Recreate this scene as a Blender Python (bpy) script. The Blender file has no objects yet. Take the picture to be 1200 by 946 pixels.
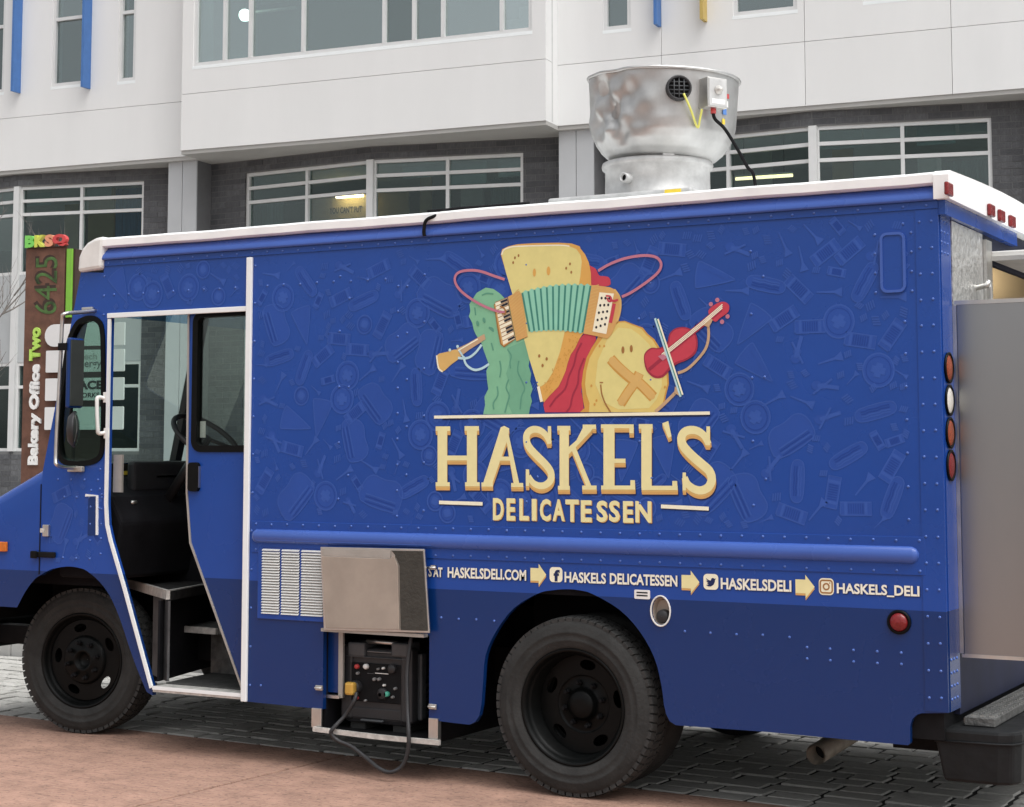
import bpy, bmesh, math, random
from mathutils import Vector, Matrix
from mathutils.geometry import tessellate_polygon
R = math.radians
random.seed(7)
scene = bpy.context.scene
col = scene.collection

# ------------------------------------------------------------------ camera
# world: X runs along the truck (rear = +), Y away from the viewer, Z up; the truck's near side is Y = 0, its rear X = 0
F_PX, CX, PITCH = 2019.0, 600.0, R(5.0)
CY = 531.0 - F_PX * math.tan(PITCH)
PHI = R(29.278)
CAM = Vector((1.994, -7.304, 1.607))
FW = Vector((-math.sin(PHI) * math.cos(PITCH), math.cos(PHI) * math.cos(PITCH), math.sin(PITCH)))
RT = Vector((math.cos(PHI), math.sin(PHI), 0))
UP = RT.cross(FW)
cd = bpy.data.cameras.new('camera'); cam = bpy.data.objects.new('camera', cd); col.objects.link(cam)
cam.matrix_world = Matrix(((RT.x, UP.x, -FW.x, CAM.x), (RT.y, UP.y, -FW.y, CAM.y), (RT.z, UP.z, -FW.z, CAM.z), (0, 0, 0, 1)))
cd.sensor_width = 36; cd.lens = F_PX / 1200 * 36; cd.shift_y = -(473 - CY) / 1200
cd.clip_start = 0.1; cd.clip_end = 3000
scene.camera = cam

# ------------------------------------------------------------------ sky, sun, exposure (overcast)
SUN_EL, SUN_AZ = R(64), R(108)          # azimuth clockwise from +Y
w = bpy.data.worlds.new('World'); scene.world = w; w.use_nodes = True
nt = w.node_tree; nt.nodes.clear()
sky = nt.nodes.new('ShaderNodeTexSky'); sky.sky_type = 'NISHITA'; sky.sun_disc = False
sky.sun_elevation = SUN_EL; sky.sun_rotation = SUN_AZ; sky.dust_density = 4; sky.air_density = 1.0; sky.ozone_density = 1
hs = nt.nodes.new('ShaderNodeHueSaturation'); hs.inputs['Saturation'].default_value = 0.15
bg = nt.nodes.new('ShaderNodeBackground'); bg.inputs['Strength'].default_value = 0.15
out = nt.nodes.new('ShaderNodeOutputWorld')
nt.links.new(sky.outputs[0], hs.inputs['Color']); nt.links.new(hs.outputs[0], bg.inputs[0]); nt.links.new(bg.outputs[0], out.inputs[0])
sl = bpy.data.lights.new('sun', 'SUN'); sl.energy = 1.3; sl.angle = R(60); sl.color = (1, .995, .985)
so = bpy.data.objects.new('sun', sl); col.objects.link(so)
sd = Vector((math.sin(SUN_AZ) * math.cos(SUN_EL), math.cos(SUN_AZ) * math.cos(SUN_EL), math.sin(SUN_EL)))
so.rotation_euler = sd.to_track_quat('Z', 'Y').to_euler(); so.location = sd * 60
scene.view_settings.view_transform = 'Standard'; scene.view_settings.look = 'None'
scene.view_settings.exposure = 0.55; scene.view_settings.gamma = 1.0
scene.view_settings.use_curve_mapping = False

# ------------------------------------------------------------------ survey helpers: a sight line meets a real plane
def sight(px, py): return FW + RT * ((px - CX) / F_PX) - UP * ((py - CY) / F_PX)
def hit(px, py, M):
    "where the sight line meets the plane y = 0 of frame M, as local (x, z)"
    I = M.inverted(); o = I @ CAM; d = I.to_3x3() @ sight(px, py)
    p = o + d * (-o.y / d.y); return (p.x, p.z)
def sp(px, py, Y=0.0): return hit(px, py, Matrix.Translation((0, Y, 0)))
def onground(px, py, Z=0.0):
    d = sight(px, py); p = CAM + d * ((Z - CAM.z) / d.z); return (p.x, p.y)
def onx(px, py, X=0.0):
    d = sight(px, py); p = CAM + d * ((X - CAM.x) / d.x); return (p.y, p.z)
def proj(p):
    v = Vector(p) - CAM; z = v.dot(FW); return CX + F_PX * v.dot(RT) / z, CY - F_PX * v.dot(UP) / z

# ------------------------------------------------------------------ materials
MATS = {}
def mat(name, color, rough=.5, metal=0., var=.08, scale=8., bump=0., bscale=60., coat=0., emit=None, stretch=None, spec=.5, rvar=0.):
    m = bpy.data.materials.new(name); m.use_nodes = True; n = m.node_tree.nodes; l = m.node_tree.links
    b = n['Principled BSDF']; b.inputs['Roughness'].default_value = rough; b.inputs['Metallic'].default_value = metal
    b.inputs['Specular IOR Level'].default_value = spec
    if coat: b.inputs['Coat Weight'].default_value = coat; b.inputs['Coat Roughness'].default_value = .12
    tc = n.new('ShaderNodeTexCoord'); mp = n.new('ShaderNodeMapping'); l.new(tc.outputs['Object'], mp.inputs[0])
    if stretch: mp.inputs['Scale'].default_value = stretch
    no = n.new('ShaderNodeTexNoise'); no.inputs['Scale'].default_value = scale; no.inputs['Detail'].default_value = 6; no.inputs['Roughness'].default_value = .6
    l.new(mp.outputs[0], no.inputs[0])
    rp = n.new('ShaderNodeValToRGB'); rp.color_ramp.elements[0].position = .3; rp.color_ramp.elements[1].position = .72
    c = color
    rp.color_ramp.elements[0].color = tuple(max(0, x * (1 - var)) for x in c) + (1,)
    rp.color_ramp.elements[1].color = tuple(min(1, x * (1 + var)) for x in c) + (1,)
    l.new(no.outputs[0], rp.inputs[0]); l.new(rp.outputs[0], b.inputs['Base Color'])
    if rvar:
        mr = n.new('ShaderNodeMapRange'); mr.inputs[3].default_value = max(0, rough - rvar); mr.inputs[4].default_value = min(1, rough + rvar)
        n2 = n.new('ShaderNodeTexNoise'); n2.inputs['Scale'].default_value = scale * 1.7; n2.inputs['Detail'].default_value = 5
        l.new(mp.outputs[0], n2.inputs[0]); l.new(n2.outputs[0], mr.inputs[0]); l.new(mr.outputs[0], b.inputs['Roughness'])
    if bump:
        nb = n.new('ShaderNodeTexNoise'); nb.inputs['Scale'].default_value = bscale; nb.inputs['Detail'].default_value = 4
        l.new(mp.outputs[0], nb.inputs[0])
        bu = n.new('ShaderNodeBump'); bu.inputs['Strength'].default_value = bump; bu.inputs['Distance'].default_value = .01
        l.new(nb.outputs[0], bu.inputs['Height']); l.new(bu.outputs[0], b.inputs['Normal'])
    if emit:
        b.inputs['Emission Color'].default_value = tuple(emit[:3]) + (1,); b.inputs['Emission Strength'].default_value = emit[3]
    MATS[name] = m; return m
def add_node_mix(m, fac_socket, colorB):
    "mix the present base colour with colorB by fac"
    n = m.node_tree.nodes; l = m.node_tree.links; b = n['Principled BSDF']
    src = b.inputs['Base Color'].links[0].from_socket
    mx = n.new('ShaderNodeMix'); mx.data_type = 'RGBA'
    l.new(fac_socket, mx.inputs[0]); l.new(src, mx.inputs[6])
    if hasattr(colorB, 'links'): l.new(colorB, mx.inputs[7])
    else: mx.inputs[7].default_value = tuple(colorB) + (1,)
    l.new(mx.outputs[2], b.inputs['Base Color']); return mx
def glass(name, tint, refl, rough=.0):
    m = bpy.data.materials.new(name); m.use_nodes = True; n = m.node_tree.nodes; l = m.node_tree.links; n.clear()
    o = n.new('ShaderNodeOutputMaterial'); t = n.new('ShaderNodeBsdfTransparent'); t.inputs[0].default_value = tint + (1,)
    g = n.new('ShaderNodeBsdfGlossy'); g.inputs['Roughness'].default_value = rough; g.inputs[0].default_value = (.93, 1, .99, 1)
    lw = n.new('ShaderNodeLayerWeight'); lw.inputs[0].default_value = .45
    mr = n.new('ShaderNodeMapRange'); mr.inputs[3].default_value = refl; mr.inputs[4].default_value = .95
    oi = n.new('ShaderNodeObjectInfo'); mo = n.new('ShaderNodeMapRange'); mo.inputs[3].default_value = refl * .35; mo.inputs[4].default_value = refl * 1.9; l.new(oi.outputs['Random'], mo.inputs[0]); l.new(mo.outputs[0], mr.inputs[3])
    tc = n.new('ShaderNodeTexCoord'); no = n.new('ShaderNodeTexNoise'); no.inputs['Scale'].default_value = .9
    bu = n.new('ShaderNodeBump'); bu.inputs['Strength'].default_value = .05; bu.inputs['Distance'].default_value = .05
    l.new(tc.outputs['Object'], no.inputs[0]); l.new(no.outputs[0], bu.inputs['Height']); l.new(bu.outputs[0], g.inputs['Normal'])
    pw = n.new('ShaderNodeMath'); pw.operation = 'POWER'; pw.inputs[1].default_value = 2.5
    mx = n.new('ShaderNodeMixShader'); l.new(lw.outputs['Facing'], pw.inputs[0]); l.new(pw.outputs[0], mr.inputs[0]); l.new(mr.outputs[0], mx.inputs[0])
    l.new(t.outputs[0], mx.inputs[1]); l.new(g.outputs[0], mx.inputs[2]); l.new(mx.outputs[0], o.inputs[0])
    MATS[name] = m; return m

BLUE = (.011, .062, .315); NAVY = (.003, .029, .140)
def paint(name, c, rough=.27):
    m = mat(name, c, rough, 0, .09, 1.1, .16, 2.2, spec=.45, rvar=.08); return m
wrap = paint('blue_wrap', BLUE)
# the printed wrap ends at z = 0.94 m; below it the body is plain darker blue
n = wrap.node_tree.nodes; l = wrap.node_tree.links
tc = n.new('ShaderNodeTexCoord'); sx = n.new('ShaderNodeSeparateXYZ'); l.new(tc.outputs['Object'], sx.inputs[0])
lt = n.new('ShaderNodeMath'); lt.operation = 'LESS_THAN'; lt.inputs[1].default_value = .94; l.new(sx.outputs['Z'], lt.inputs[0])
add_node_mix(wrap, lt.outputs[0], NAVY)
paint('blue_paint', BLUE); paint('blue_skylit', (.05, .115, .42), .28); paint('navy_paint', NAVY)  # rail and cove blue lightened, sky reflection put into the colour
mat('print_fill', (.020, .073, .340), .36, 0, .06, 3, spec=.35); mat('print_line', (.031, .092, .378), .36, 0, .06, 3, spec=.35)
mat('print_dark', (.010, .050, .275), .36, 0, .06, 3, spec=.35)
mat('white_paint', (.78, .78, .75), .35, 0, .05, 3, .04, 20, rvar=.1)
rw = mat('roof_white', (.90, .915, .91), .45, 0, .08, 4, .1, 12)
mat('cap_white', (.74, .74, .71), .5, 0, .1, 6, .1, 30)
mat('white_trim', (.84, .87, .87), .25, 0, .03, 5)
mat('alu', (.62, .61, .58), .38, 1, .12, 9, .12, 25, rvar=.12)
mat('alu_dull', (.44, .42, .385), .55, .55, .14, 7, .15, 14, rvar=.12)
mat('fan_metal', (.50, .50, .49), .47, .92, .14, 6, .10, 12, rvar=.10)
mat('galv', (.56, .56, .55), .5, .5, .15, 14, .1, 30)
mat('stainless', (.37, .375, .375), .33, 1, .06, 1.3, .05, 2.2, rvar=.05, stretch=(1, 1, .3))
mat('hammered', (.66, .66, .64), .36, .8, .25, 30, 1.0, 34)
mat('black', (.008, .008, .009), .7, 0, .25, 12, spec=.15)
mat('dark_interior', (.010, .010, .012), .85, 0, .3, 6, .1, 30, spec=.12); mat('rear_shaded', (.010, .013, .035), .6, 0, .2, 5, spec=.25)
mat('black_gloss', (.003, .0035, .0035), .42, 0, .3, 9, rvar=.1, spec=.14)
mat('black_plastic', (.022, .022, .024), .5, 0, .2, 20, .15, 120)
mat('grey_plastic', (.06, .065, .07), .45, 0, .15, 20, .1, 120)
mat('grey_mid', (.20, .20, .20), .5, 0, .15, 20)
mat('rubber', (.029, .029, .028), .85, 0, .3, 10, .35, 70, spec=.3)
mat('tread', (.030, .030, .029), .85, 0, .3, 20, .35, 90)
mat('well_mat', (.05, .05, .048), .75, 0, .4, 14, .5, 60, spec=.3); mat('step_dark', (.085, .085, .088), .6, .2, .3, 12, .2, 40)
mat('cab_mat', (.022, .022, .022), .8, 0, .5, 18, .5, 50, spec=.3); mat('step_plate', (.13, .13, .125), .55, .4, .35, 24, .6, 70)
mat('nosing', (.60, .585, .55), .55, .4, .25, 25, .25, 60)
mat('insulation', (.045, .042, .035), .85, 0, .2, 20, .4, 60)
mat('lid_inner', (.36, .305, .255), .62, .1, .12, 5, .12, 10)
mat('red_lens', (.20, .012, .014), .25, 0, .2, 30, .3, 80); mat('tail_amber', (.30, .06, .02), .25, 0, .25, 30, .3, 80); mat('amber_lens', (.62, .16, .02), .22, 0, .2, 30, .3, 80); mat('clear_lens', (.75, .74, .68), .25, 0, .1, 30, .3, 80)
mat('bumper', (.011, .012, .013), .6, .0, .35, 6, .2, 30, rvar=.15, spec=.2)
mat('rust_pipe', (.45, .42, .36), .6, .3, .25, 14, .2, 30)
mat('yellow', (.75, .55, .05), .45); mat('gold_plug', (.60, .36, .07), .35, .2, .15, 30); mat('yellow_wire', (.70, .68, .16), .45); mat('green_screen', (.08, .42, .30), .3)
mat('sticker_red', (.5, .05, .05), .4); mat('sticker_blue', (.08, .2, .5), .4); mat('ink', (.01, .01, .012), .5)
# artwork colours (flat vinyl print)
def vin(name, c): mat(name, c, .42, 0, .05, 14, spec=.3)
for nm, c in dict(v_cream=(.74, .665, .265), v_letter=(.82, .75, .39), v_hilite=(.90, .86, .66), v_orange=(.66, .38, .13), v_peach=(.68, .44, .15), v_crust=(.72, .40, .10), v_brown=(.36, .17, .05), v_shade=(.012, .022, .09),
                  v_green=(.22, .50, .31), v_green3=(.17, .42, .27), v_green2=(.11, .32, .22), v_bellow=(.28, .62, .46), v_bellow2=(.055, .24, .19), v_red=(.55, .055, .085), v_red2=(.34, .03, .06), v_pink=(.52, .19, .26),
                  v_latke=(.73, .57, .18), v_latke2=(.62, .33, .07), v_sky=(.50, .72, .78), v_white=(.86, .84, .72), v_tan=(.55, .37, .22), v_black=(.02, .02, .03)).items(): vin(nm, c)
# place
white_wall = mat('facade_white', (.78, .78, .77), .7, 0, .05, 1.1, .08, 40, stretch=(1, 1, .25))
n = white_wall.node_tree.nodes; l = white_wall.node_tree.links; oi = n.new('ShaderNodeObjectInfo'); mr = n.new('ShaderNodeMapRange'); mr.inputs[4].default_value = .5
l.new(oi.outputs['Random'], mr.inputs[0]); add_node_mix(white_wall, mr.outputs[0], (.70, .695, .68))
mat('facade_joint', (.55, .55, .54), .8)
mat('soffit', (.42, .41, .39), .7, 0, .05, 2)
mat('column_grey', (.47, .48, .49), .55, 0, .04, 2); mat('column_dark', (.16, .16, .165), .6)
mat('spandrel', (.44, .455, .46), .5, 0, .04, 2)
mat('mullion', (.70, .70, .69), .4, .2, .04, 4)
br = mat('brick', (.118, .120, .126), .8, 0, .3, 9, .5, 45)
n = br.node_tree.nodes; l = br.node_tree.links; oi = n.new('ShaderNodeObjectInfo'); mr = n.new('ShaderNodeMapRange'); mr.inputs[4].default_value = .65
l.new(oi.outputs['Random'], mr.inputs[0]); add_node_mix(br, mr.outputs[0], (.052, .053, .058))
mat('mortar', (.16, .16, .16), .9)
mat('fin_blue', (.06, .165, .42), .5); mat('fin_gold', (.50, .36, .10), .5)
mat('room_wall', (.12, .12, .115), .8); mat('reflection_blind', (.40, .46, .46), .8, 0, .1, 3); mat('room_warm', (.42, .33, .18), .8); mat('curtain', (.13, .17, .17), .85, 0, .3, 3, stretch=(14, 14, .2)); mat('curtain_blue', (.05, .14, .28), .8, 0, .4, 3, stretch=(14, 14, .2))
mat('room_light', (.50, .52, .50), .8)
mat('lamp_glow', (1, 1, 1), .5, emit=(1, .97, .88, 9)); mat('tube_glow', (1, .9, .6), .5, emit=(1, .78, .42, 2.2)); mat('warm_glow', (1, .8, .5), .5, emit=(1, .70, .36, 14))
paint('rivet_glint', (.07, .145, .45), .14)  # rivets coloured lighter than the body to imitate their glints
glass('shade_glass', (.25, .42, .62), .05); mat('door_mirror', (.10, .115, .11), .12, .6, .2, 3)
glass('side_glass', (.5, .6, .6), .16); glass('upper_glass', (.46, .58, .57), .27); glass('lower_glass', (.66, .75, .74), .035); glass('truck_glass', (.62, .76, .71), .04); glass('door_glass', (.80, .84, .82), .05)  # lower panes reflect less, in place of the dark buildings they would mirror
mat('corten', (.135, .062, .040), .75, 0, .35, 7, .25, 30); mat('corten_edge', (.045, .025, .018), .8)
mat('sign_green', (.20, .47, .05), .5); mat('sign_leaf', (.055, .12, .03), .6, 0, .8, 9); mat('sign_white', (.80, .80, .78), .5); mat('sign_lime', (.45, .68, .12), .45)
mat('plate_white', (.70, .70, .69), .5, 0, .04, 3); mat('l_green', (.20, .62, .12), .4); mat('l_yellow', (.62, .66, .10), .4); mat('l_orange', (.75, .32, .18), .4); mat('l_red', (.62, .07, .07), .4)
mat('bark', (.17, .155, .14), .85, 0, .2, 20, .3, 40)
# ground
road_m = mat('red_concrete', (.36, .215, .158), .85, 0, .24, 5.5, 1.0, 40, stretch=(1, 1, 1))
n = road_m.node_tree.nodes; l = road_m.node_tree.links
tc = n.new('ShaderNodeTexCoord'); mp = n.new('ShaderNodeMapping'); mp.inputs['Scale'].default_value = (3.5, 26, 1); mp.inputs['Rotation'].default_value = (0, 0, R(-14)); l.new(tc.outputs['Object'], mp.inputs[0])
no = n.new('ShaderNodeTexNoise'); no.inputs['Scale'].default_value = 1.9; no.inputs['Detail'].default_value = 10; no.inputs['Roughness'].default_value = .7; l.new(mp.outputs[0], no.inputs[0])
mr = n.new('ShaderNodeMapRange'); mr.inputs[1].default_value = .53; mr.inputs[2].default_value = .63; mr.inputs[4].default_value = .62; l.new(no.outputs[0], mr.inputs[0])
add_node_mix(road_m, mr.outputs[0], (.15, .085, .065))
n2 = n.new('ShaderNodeTexNoise'); n2.inputs['Scale'].default_value = 48; n2.inputs['Detail'].default_value = 2; l.new(tc.outputs['Object'], n2.inputs[0])
mr2 = n.new('ShaderNodeMapRange'); mr2.inputs[1].default_value = .6; mr2.inputs[2].default_value = .75; mr2.inputs[4].default_value = .85; l.new(n2.outputs[0], mr2.inputs[0])
add_node_mix(road_m, mr2.outputs[0], (.44, .31, .235))
n3 = n.new('ShaderNodeTexNoise'); n3.inputs['Scale'].default_value = 38; n3.inputs['Detail'].default_value = 6; mp3 = n.new('ShaderNodeMapping'); mp3.inputs['Location'].default_value = (7, 3, 1); l.new(tc.outputs['Object'], mp3.inputs[0]); l.new(mp3.outputs[0], n3.inputs[0])
mr3 = n.new('ShaderNodeMapRange'); mr3.inputs[1].default_value = .56; mr3.inputs[2].default_value = .66; mr3.inputs[4].default_value = .6; l.new(n3.outputs[0], mr3.inputs[0])
add_node_mix(road_m, mr3.outputs[0], (.13, .075, .058))
pv = mat('paver', (.46, .45, .42), .85, 0, .25, 7, .5, 40)
n = pv.node_tree.nodes; l = pv.node_tree.links; oi = n.new('ShaderNodeObjectInfo'); mr = n.new('ShaderNodeMapRange'); mr.inputs[4].default_value = .6
l.new(oi.outputs['Random'], mr.inputs[0]); add_node_mix(pv, mr.outputs[0], (.33, .32, .295))
mat('joint_sand', (.022, .021, .019), .95, 0, .3, 30); mat('kerb_stone', (.42, .41, .39), .8, 0, .12, 5, .3, 40); mat('pavement', (.38, .37, .35), .85, 0, .12, 1.5, .3, 50); mat('asphalt', (.06, .06, .06), .9)

# ------------------------------------------------------------------ mesh kit
class MB:
    def __init__(s): s.v = []; s.f = []; s.mi = []; s.sm = []; s.mats = []
    def slot(s, m):
        if m is None: return 0
        if m not in s.mats: s.mats.append(m)
        return s.mats.index(m)
    def add(s, vs, fs, m=None, smooth=False):
        k = len(s.v); i = s.slot(m); s.v += [tuple(p) for p in vs]
        for f in fs: s.f.append(tuple(q + k for q in f)); s.mi.append(i); s.sm.append(smooth)
        return s
    def box(s, x0, x1, y0, y1, z0, z1, m=None):
        vs = [(x, y, z) for x in (x0, x1) for y in (y0, y1) for z in (z0, z1)]
        return s.add(vs, [(0, 1, 3, 2), (4, 6, 7, 5), (0, 4, 5, 1), (2, 3, 7, 6), (0, 2, 6, 4), (1, 5, 7, 3)], m)
    def plate(s, outer, y0, y1, holes=(), m=None, axis='y'):
        "a sheet in the XZ plane (axis y), cut out with holes, from y0 to y1"
        loops = [list(outer)] + [list(h) for h in holes]
        tri = tessellate_polygon([[Vector((a, b, 0)) for a, b in lp] for lp in loops])
        flat = [p for lp in loops for p in lp]; n = len(flat)
        P = {'y': lambda a, b, c: (a, c, b), 'x': lambda a, b, c: (c, a, b), 'z': lambda a, b, c: (a, b, c)}[axis]
        vs = [P(a, b, y0) for a, b in flat] + [P(a, b, y1) for a, b in flat]
        fs = [tuple(t) for t in tri] + [tuple(q + n for q in reversed(t)) for t in tri]; k = 0
        for lp in loops:
            c = len(lp); fs += [(k + i, k + (i + 1) % c, n + k + (i + 1) % c, n + k + i) for i in range(c)]; k += c
        return s.add(vs, fs, m)
    def tube(s, pts, r, seg=8, m=None, closed=False, caps=True):
        pts = [Vector(p) for p in pts]; n = len(pts); vs = []; rr = r if isinstance(r, (list, tuple)) else [r] * n
        t0 = (pts[1] - pts[0]).normalized(); a = t0.orthogonal().normalized()
        for i, p in enumerate(pts):
            q0 = pts[i - 1] if (i or closed) else p; q1 = pts[(i + 1) % n] if (i < n - 1 or closed) else p
            t = (q1 - q0).normalized(); a = (a - t * a.dot(t)).normalized(); b = t.cross(a)
            vs += [p + (a * math.cos(2 * math.pi * j / seg) + b * math.sin(2 * math.pi * j / seg)) * rr[i] for j in range(seg)]
        fs = []
        for i in range(n if closed else n - 1):
            o = i * seg; o2 = ((i + 1) % n) * seg
            fs += [(o + j, o + (j + 1) % seg, o2 + (j + 1) % seg, o2 + j) for j in range(seg)]
        if caps and not closed: fs += [tuple(reversed(range(seg))), tuple(range((n - 1) * seg, n * seg))]
        return s.add(vs, fs, m, True)
    def lathe(s, prof, c, axis=(0, 0, 1), seg=32, m=None, smooth=True, fn=None):
        "profile of (radius, height along axis)"
        ax = Vector(axis).normalized(); a = Vector((1, 0, 0)) if abs(ax.x) < .9 else Vector((0, 1, 0)); a = (a - ax * a.dot(ax)).normalized(); b = ax.cross(a)
        c = Vector(c); vs = []
        for r, h in prof:
            for j in range(seg):
                t = 2 * math.pi * j / seg; rr = r + (fn(t, h, r) if fn else 0)
                vs.append(c + ax * h + (a * math.cos(t) + b * math.sin(t)) * rr)
        fs = []
        for i in range(len(prof) - 1):
            o = i * seg; fs += [(o + j, o + (j + 1) % seg, o + seg + (j + 1) % seg, o + seg + j) for j in range(seg)]
        return s.add(vs, fs, m, smooth)
    def disc(s, c, axis, r, m=None, seg=20):
        ax = Vector(axis).normalized(); a = ax.orthogonal().normalized(); b = ax.cross(a); c = Vector(c)
        return s.add([c + (a * math.cos(2 * math.pi * j / seg) + b * math.sin(2 * math.pi * j / seg)) * r for j in range(seg)], [tuple(range(seg))], m)
    def extrude_profile(s, prof, x0, x1, m=None, smooth=False, nx=1, fn=None):
        "an open profile of (y, z) swept along x"
        vs = []; n = len(prof)
        for i in range(nx + 1):
            x = x0 + (x1 - x0) * i / nx
            for y, z in prof: vs.append((x, y, z + (fn(x, y) if fn else 0)))
        fs = [(i * n + j, i * n + j + 1, (i + 1) * n + j + 1, (i + 1) * n + j) for i in range(nx) for j in range(n - 1)]
        return s.add(vs, fs, m, smooth)
    def build(s, name, m, parent=None, bevel=0, label=None):
        me = bpy.data.meshes.new(name); me.from_pydata(s.v, [], s.f)
        ms = s.mats if s.mats else [m]
        for q in ms: me.materials.append(MATS[q] if isinstance(q, str) else q)
        if len(ms) > 1: me.polygons.foreach_set('material_index', s.mi)
        me.polygons.foreach_set('use_smooth', s.sm)
        bm = bmesh.new(); bm.from_mesh(me); bmesh.ops.recalc_face_normals(bm, faces=bm.faces); bm.to_mesh(me); bm.free()
        o = bpy.data.objects.new(name, me); col.objects.link(o); o.parent = parent
        if bevel:
            b = o.modifiers.new('bevel', 'BEVEL'); b.width = bevel; b.segments = 2; b.limit_method = 'ANGLE'; b.angle_limit = R(40)
        if label: o['label'] = label
        return o
def bx(name, m, parent, *a, bevel=0): return MB().box(*a).build(name, m, parent, bevel)
def empty(name, loc=(0, 0, 0), rz=0):
    o = bpy.data.objects.new(name, None); col.objects.link(o); o.location = loc; o.rotation_euler = (0, 0, rz); o.empty_display_size = .2; return o
def tag(o, label=None, cat=None, group=None, kind=None):
    if label: o['label'] = label
    if cat: o['category'] = cat
    if group: o['group'] = group
    if kind: o['kind'] = kind
    return o
def rrect(x0, x1, z0, z1, r, k=5):
    p = []
    for cx, cz, a in ((x1 - r, z1 - r, 0), (x0 + r, z1 - r, 90), (x0 + r, z0 + r, 180), (x1 - r, z0 + r, 270)):
        for i in range(k + 1): t = R(a + 90 * i / k); p.append((cx + r * math.cos(t), cz + r * math.sin(t)))
    return p
def smooth_line(p, k=5, closed=False):
    n = len(p); o = []
    for i in range(n if closed else n - 1):
        g = lambda q: p[q % n] if closed else p[min(max(q, 0), n - 1)]
        a, b, c, d = g(i - 1), g(i), g(i + 1), g(i + 2)
        for j in range(k):
            t = j / k
            o.append(tuple(.5 * (2 * b[q] + (c[q] - a[q]) * t + (2 * a[q] - 5 * b[q] + 4 * c[q] - d[q]) * t * t + (3 * b[q] - a[q] - 3 * c[q] + d[q]) * t ** 3) for q in range(len(b))))
    if not closed: o.append(tuple(p[-1]))
    return o
TXT = {}
def text_tris(s, bold=0., spacing=1.0):
    "mesh of a line of text in unit size: verts (x, y), faces"
    key = (s, bold, spacing)
    if key not in TXT:
        cu = bpy.data.curves.new('t', 'FONT'); cu.body = s; cu.offset = bold; cu.space_character = spacing; cu.resolution_u = 3
        ob = bpy.data.objects.new('t', cu); col.objects.link(ob)
        dg = bpy.context.evaluated_depsgraph_get(); me = bpy.data.meshes.new_from_object(ob.evaluated_get(dg))
        v = [(q.co.x, q.co.y) for q in me.vertices]; f = [tuple(p.vertices) for p in me.polygons]
        bpy.data.objects.remove(ob); bpy.data.curves.remove(cu); bpy.data.meshes.remove(me)
        x0 = min(a for a, b in v); x1 = max(a for a, b in v); y0 = min(b for a, b in v); y1 = max(b for a, b in v)
        TXT[key] = ([((a - x0) / (x1 - x0), (b - y0) / (y1 - y0)) for a, b in v], f)
    return TXT[key]
# ================================================================== GROUND
g = MB().box(-400, 400, -400, 400, -.4, -.06).build('ground', 'asphalt'); tag(g, kind='structure')
STREET = Matrix.Translation((0, .29, 0)) @ Matrix.Rotation(R(-2.75), 4, 'Z')
def street_obj(name, mb, m, bevel=0):
    o = mb.build(name, m, None, bevel); o.matrix_world = STREET; tag(o, kind='structure'); return o
road = street_obj('road', MB().box(-60, 60, -16, -.002, -.058, -.014), 'joint_sand')
slab_me = None
sx = -3.37 - 4.5 * 6
while sx < 24:
    for sy0, sy1 in ((-4.4, -.004), (-8.8, -4.408), (-15.9, -8.808)):
        s = MB().box(sx + .010, sx + 4.490, sy0, sy1, -.05, 0).build('slab', 'red_concrete', road, .006)
    sx += 4.5
lane = street_obj('parking_lane', MB().box(-30, 12, .0, 2.17, -.058, -.009), 'joint_sand')
kerb = street_obj('kerb', MB().box(-30, 12, 2.172, 2.33, -.058, -.03), 'joint_sand')
k = -30
while k < 12:
    MB().box(k + .004, k + 1.196, 2.175, 2.33, -.05, .14).build('kerbstone', 'kerb_stone', kerb, .015); k += 1.2
walk = street_obj('pavement', MB().box(-45, 30, 2.332, 26, -.058, .10), 'joint_sand')
for i in range(-24, 14):
    for j in range(3):
        MB().box(i * 1.5 + .004, i * 1.5 + 1.496, 2.34 + j * 1.5 + .004, 2.34 + j * 1.5 + 1.496, .05, .136).build('paving_slab', 'pavement', walk)
w2 = MB().box(-45, 30, 6.85, 26, .05, .136).build('paving_field', 'pavement', walk)
# granite setts of the parking lane: running bond, uneven lengths
pm = []
for q in range(4):
    rr = random.Random(q); m = MB(); b = .012
    j = lambda a: rr.uniform(-a, a)
    bot = [(-.5 + j(.02), -.5 + j(.03)), (.5 + j(.02), -.5 + j(.03)), (.5 + j(.02), .5 + j(.03)), (-.5 + j(.02), .5 + j(.03))]
    top = [(x * .985, y * .97) for x, y in bot]
    vs = [(x, y, -.055) for x, y in bot] + [(x, y, -.004) for x, y in bot] + [(x, y, j(.0015)) for x, y in top]
    m.add(vs, [(0, 1, 5, 4), (1, 2, 6, 5), (2, 3, 7, 6), (3, 0, 4, 7), (4, 5, 9, 8), (5, 6, 10, 9), (6, 7, 11, 10), (7, 4, 8, 11), (8, 9, 10, 11)])
    me = bpy.data.meshes.new('sett'); me.from_pydata(m.v, [], m.f); me.materials.append(MATS['paver']); pm.append(me)
cells = []
row = 0; y = .012
while y < 2.15:
    x = -11.0 - random.random() * .2
    while x < 3.2:
        L = random.choice((.20, .24, .26, .30)); cells.append((x, y, L)); x += L
    y += .1535; row += 1
def sett_rank(c):
    p = STREET @ Vector((c[0] + c[2] / 2, c[1] + .07, 0)); u, v = proj(p)
    if not (-40 < u < 1240 and v < 985): return 0
    under = -5.2 < p.x < -1.2 and p.y > .1
    return (p - CAM).length ** -1 * (.25 if under else 1)
cells.sort(key=sett_rank, reverse=True)
rest = MB()
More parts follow.
